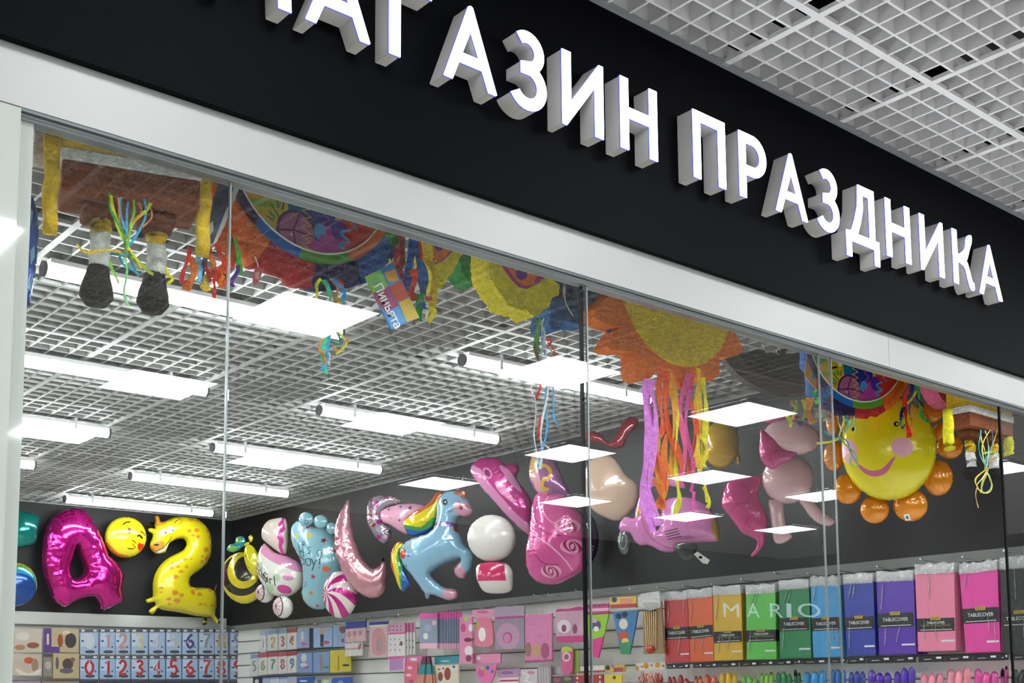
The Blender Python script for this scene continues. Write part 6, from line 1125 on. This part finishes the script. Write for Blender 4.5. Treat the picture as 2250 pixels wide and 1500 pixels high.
 (c6, slant(0, 1155, 290, 1226, -.04), ['#e4ded0', '#d8962c', '#c04a2c', '#e0c040'], [(ell(10, 1205, 24, 26), 1), (ell(100, 1180, 26, 30), 1), (ell(215, 1172, 26, 28), 1), (ell(155, 1175, 12, 8), 2), (ell(60, 1190, 14, 8), 2), (ell(270, 1180, 14, 12), 2)], 'white header card with orange fruit circles', 4.66, 1),
]
for cr, Q, cols, rg, lb, x_, fl in rwl: packet(cr, Q, cols, rg, lb, x=x_, h=.010, filmy=bool(fl))
# long row of identical packets behind the grey and pink one
src = None
for k in range(8):
    xx = 426+k*22; o = packet(c5, slant(xx, 246-k*1.2, xx+40, 543, -.03), ['#6a7388', '#d0549c', '#d898b4'], [(slant(xx, 226-k, xx+40, 296, -.03), 1), (slant(xx, 500, xx+40, 545, -.03), 2)], 'grey and pink packet in the dense row behind the front one', x=4.63+k*.004, h=.004, group='grey and pink packets behind the front one')
for k in range(3):
    xx = 1766+k*32; packet(c4, slant(xx, 310-k*4, xx+28, 620, -.06), ['#d8d4d4', '#c86a94', '#8a4a60'], [(slant(xx, 310-k*4, xx+28, 400, -.06), 1), (ell(xx+12, 480, 5, 10), 2), (ell(xx+14, 550, 5, 10), 2)], 'narrow white and pink packet behind the tall printed one', x=4.67+k*.01, h=.006, group='packets behind the tall printed one')
# striped paper cones
pl = Plane((4.63, 2, 2), 180)
e = node('party_cones', pl, *c5([(315, 720)])[0], 'bundle of striped teal, pink and brown paper cones among the packets', 'party supplies')
for k in range(7):
    a = 300+k*9; b = 225+k*26; item('paper_cone', Plane((4.635-.004*(k % 3), 2, 2), 180), c5([(a-4, 608), (a+10, 606), (b+28, 860), (b, 860)]), [gloss('#c87a68'), gloss('#5a2038'), gloss('#1f8088'), gloss('#d89a80')], [(c5([(200, 590), (400, 590), (400, 672), (200, 676)]), 1), (c5([(200, 676), (420, 668), (420, 752), (200, 758)]), 2), (c5([(b+10, 758), (b+18, 758), (b+18, 860), (b+10, 860)]), 3)], parent=e, h=.004)
# skewer packet
e = node('skewer_packet', pl, *c6([(160, 800)])[0], 'brown packet of wooden sticks left of the red table covers', 'packet')
item('brown_card', pl, c6([(70, 560), (250, 545), (278, 1058), (72, 1065)]), [mat('kraft', '#9a7a54', .7, vary=.12, vscale=50)], parent=e, h=.008)
item('clear_bag', pl, c6([(30, 520), (60, 470), (240, 440), (262, 600), (150, 640), (60, 610)]), [film], parent=e, h=.02)
item('dark_knot', pl, c6(smooth([(60, 600), (110, 560), (190, 575), (230, 620), (200, 655), (150, 670), (80, 650)], 3)), [gloss('#17140f')], parent=e, mode='foil', k=.4, step=.006)
for k in range(6):
    x_ = 72+k*22; item('wooden_stick', Plane((4.62, 2, 2), 180), c6([(x_, 640), (x_+10, 640), (x_+18+(3-k)*4, 1010), (x_+8+(3-k)*4, 1010)]), [mat('wood_stick', '#cfae7c', .6, vary=.1)], parent=e, h=.003)
item('red_end', Plane((4.615, 2, 2), 180), c6(smooth([(95, 1000), (130, 975), (172, 990), (165, 1030), (130, 1052), (98, 1045)], 3)), [gloss('#b8281c')], parent=e, mode='foil', k=.5, step=.006)
# curly orange and red fringe below the fruit header
for j, (xa, lb) in enumerate([(0, 'bag of curly red and white paper fringe, left one below the fruit circles'), (75, 'bag of curly orange and white paper fringe, middle one'), (165, 'bag of curly red paper fringe, right one beside the red cutlery')]):
    pl = Plane((4.63, 2, 2), 180); e = node('fringe_bag', pl, *c6([(xa+40, 1300)])[0], lb, 'bag'); r = random.Random(j)
    inv = e.matrix_world.inverted()
    for col in (('#c83a24', '#e8d8d0'), ('#e06a3c', '#ece4dc'), ('#b82c24', '#e09080'))[j]:
        mb = MB()
        for k in range(14):
            x_ = xa+r.uniform(2, 82); y_ = 1235+r.uniform(0, 60); P3 = [Plane((4.63+r.uniform(-.01, .01), 2, 2), 180) for _ in (0,)][0]
            pts = [inv @ Vector(P3.at(P3.hit(*c6([(x_+9*math.sin(t*1.8+k), y_+t*22)])[0]))) for t in np.linspace(0, 6, 14)]
            mb.tube(pts, .0022, 4)
        mb.build('paper_curl', gloss(col), e, smooth=True)
# pale letters painted on the glass as the reflection of a sign
PG = Plane((3, .0572, 2), -90); e = node('window_lettering', PG, 1700, 1340, 'faint painted reflection of capital letters on the glass before the yellow and green table covers', 'lettering')
sign_refl = clear('painted_reflection', (.78, .86, .90), f0=.04, haze=.28, hazecol=(.66, .80, .86))
for ch, xa, xb in (('M', 852, 1010), ('A', 1085, 1210), ('R', 1315, 1440), ('I', 1478, 1525), ('O', 1588, 1812)):
    a = PG.hit(*c6([(xa, 640)])[0]); b = PG.hit(*c6([(xb, 640)])[0]); t0 = PG.hit(*c6([((xa+xb)/2, 565)])[0]); t1 = PG.hit(*c6([((xa+xb)/2, 700)])[0])
    mb = MB(); text_into(mb, ch, 0, 0, b[0]-a[0], t0[1]-t1[1], 0, 0); o = mb.build('letter', sign_refl); o.parent = e
    o.matrix_local = e.matrix_world.inverted() @ PG.matrix(((a[0]+b[0])/2, (t0[1]+t1[1])/2))
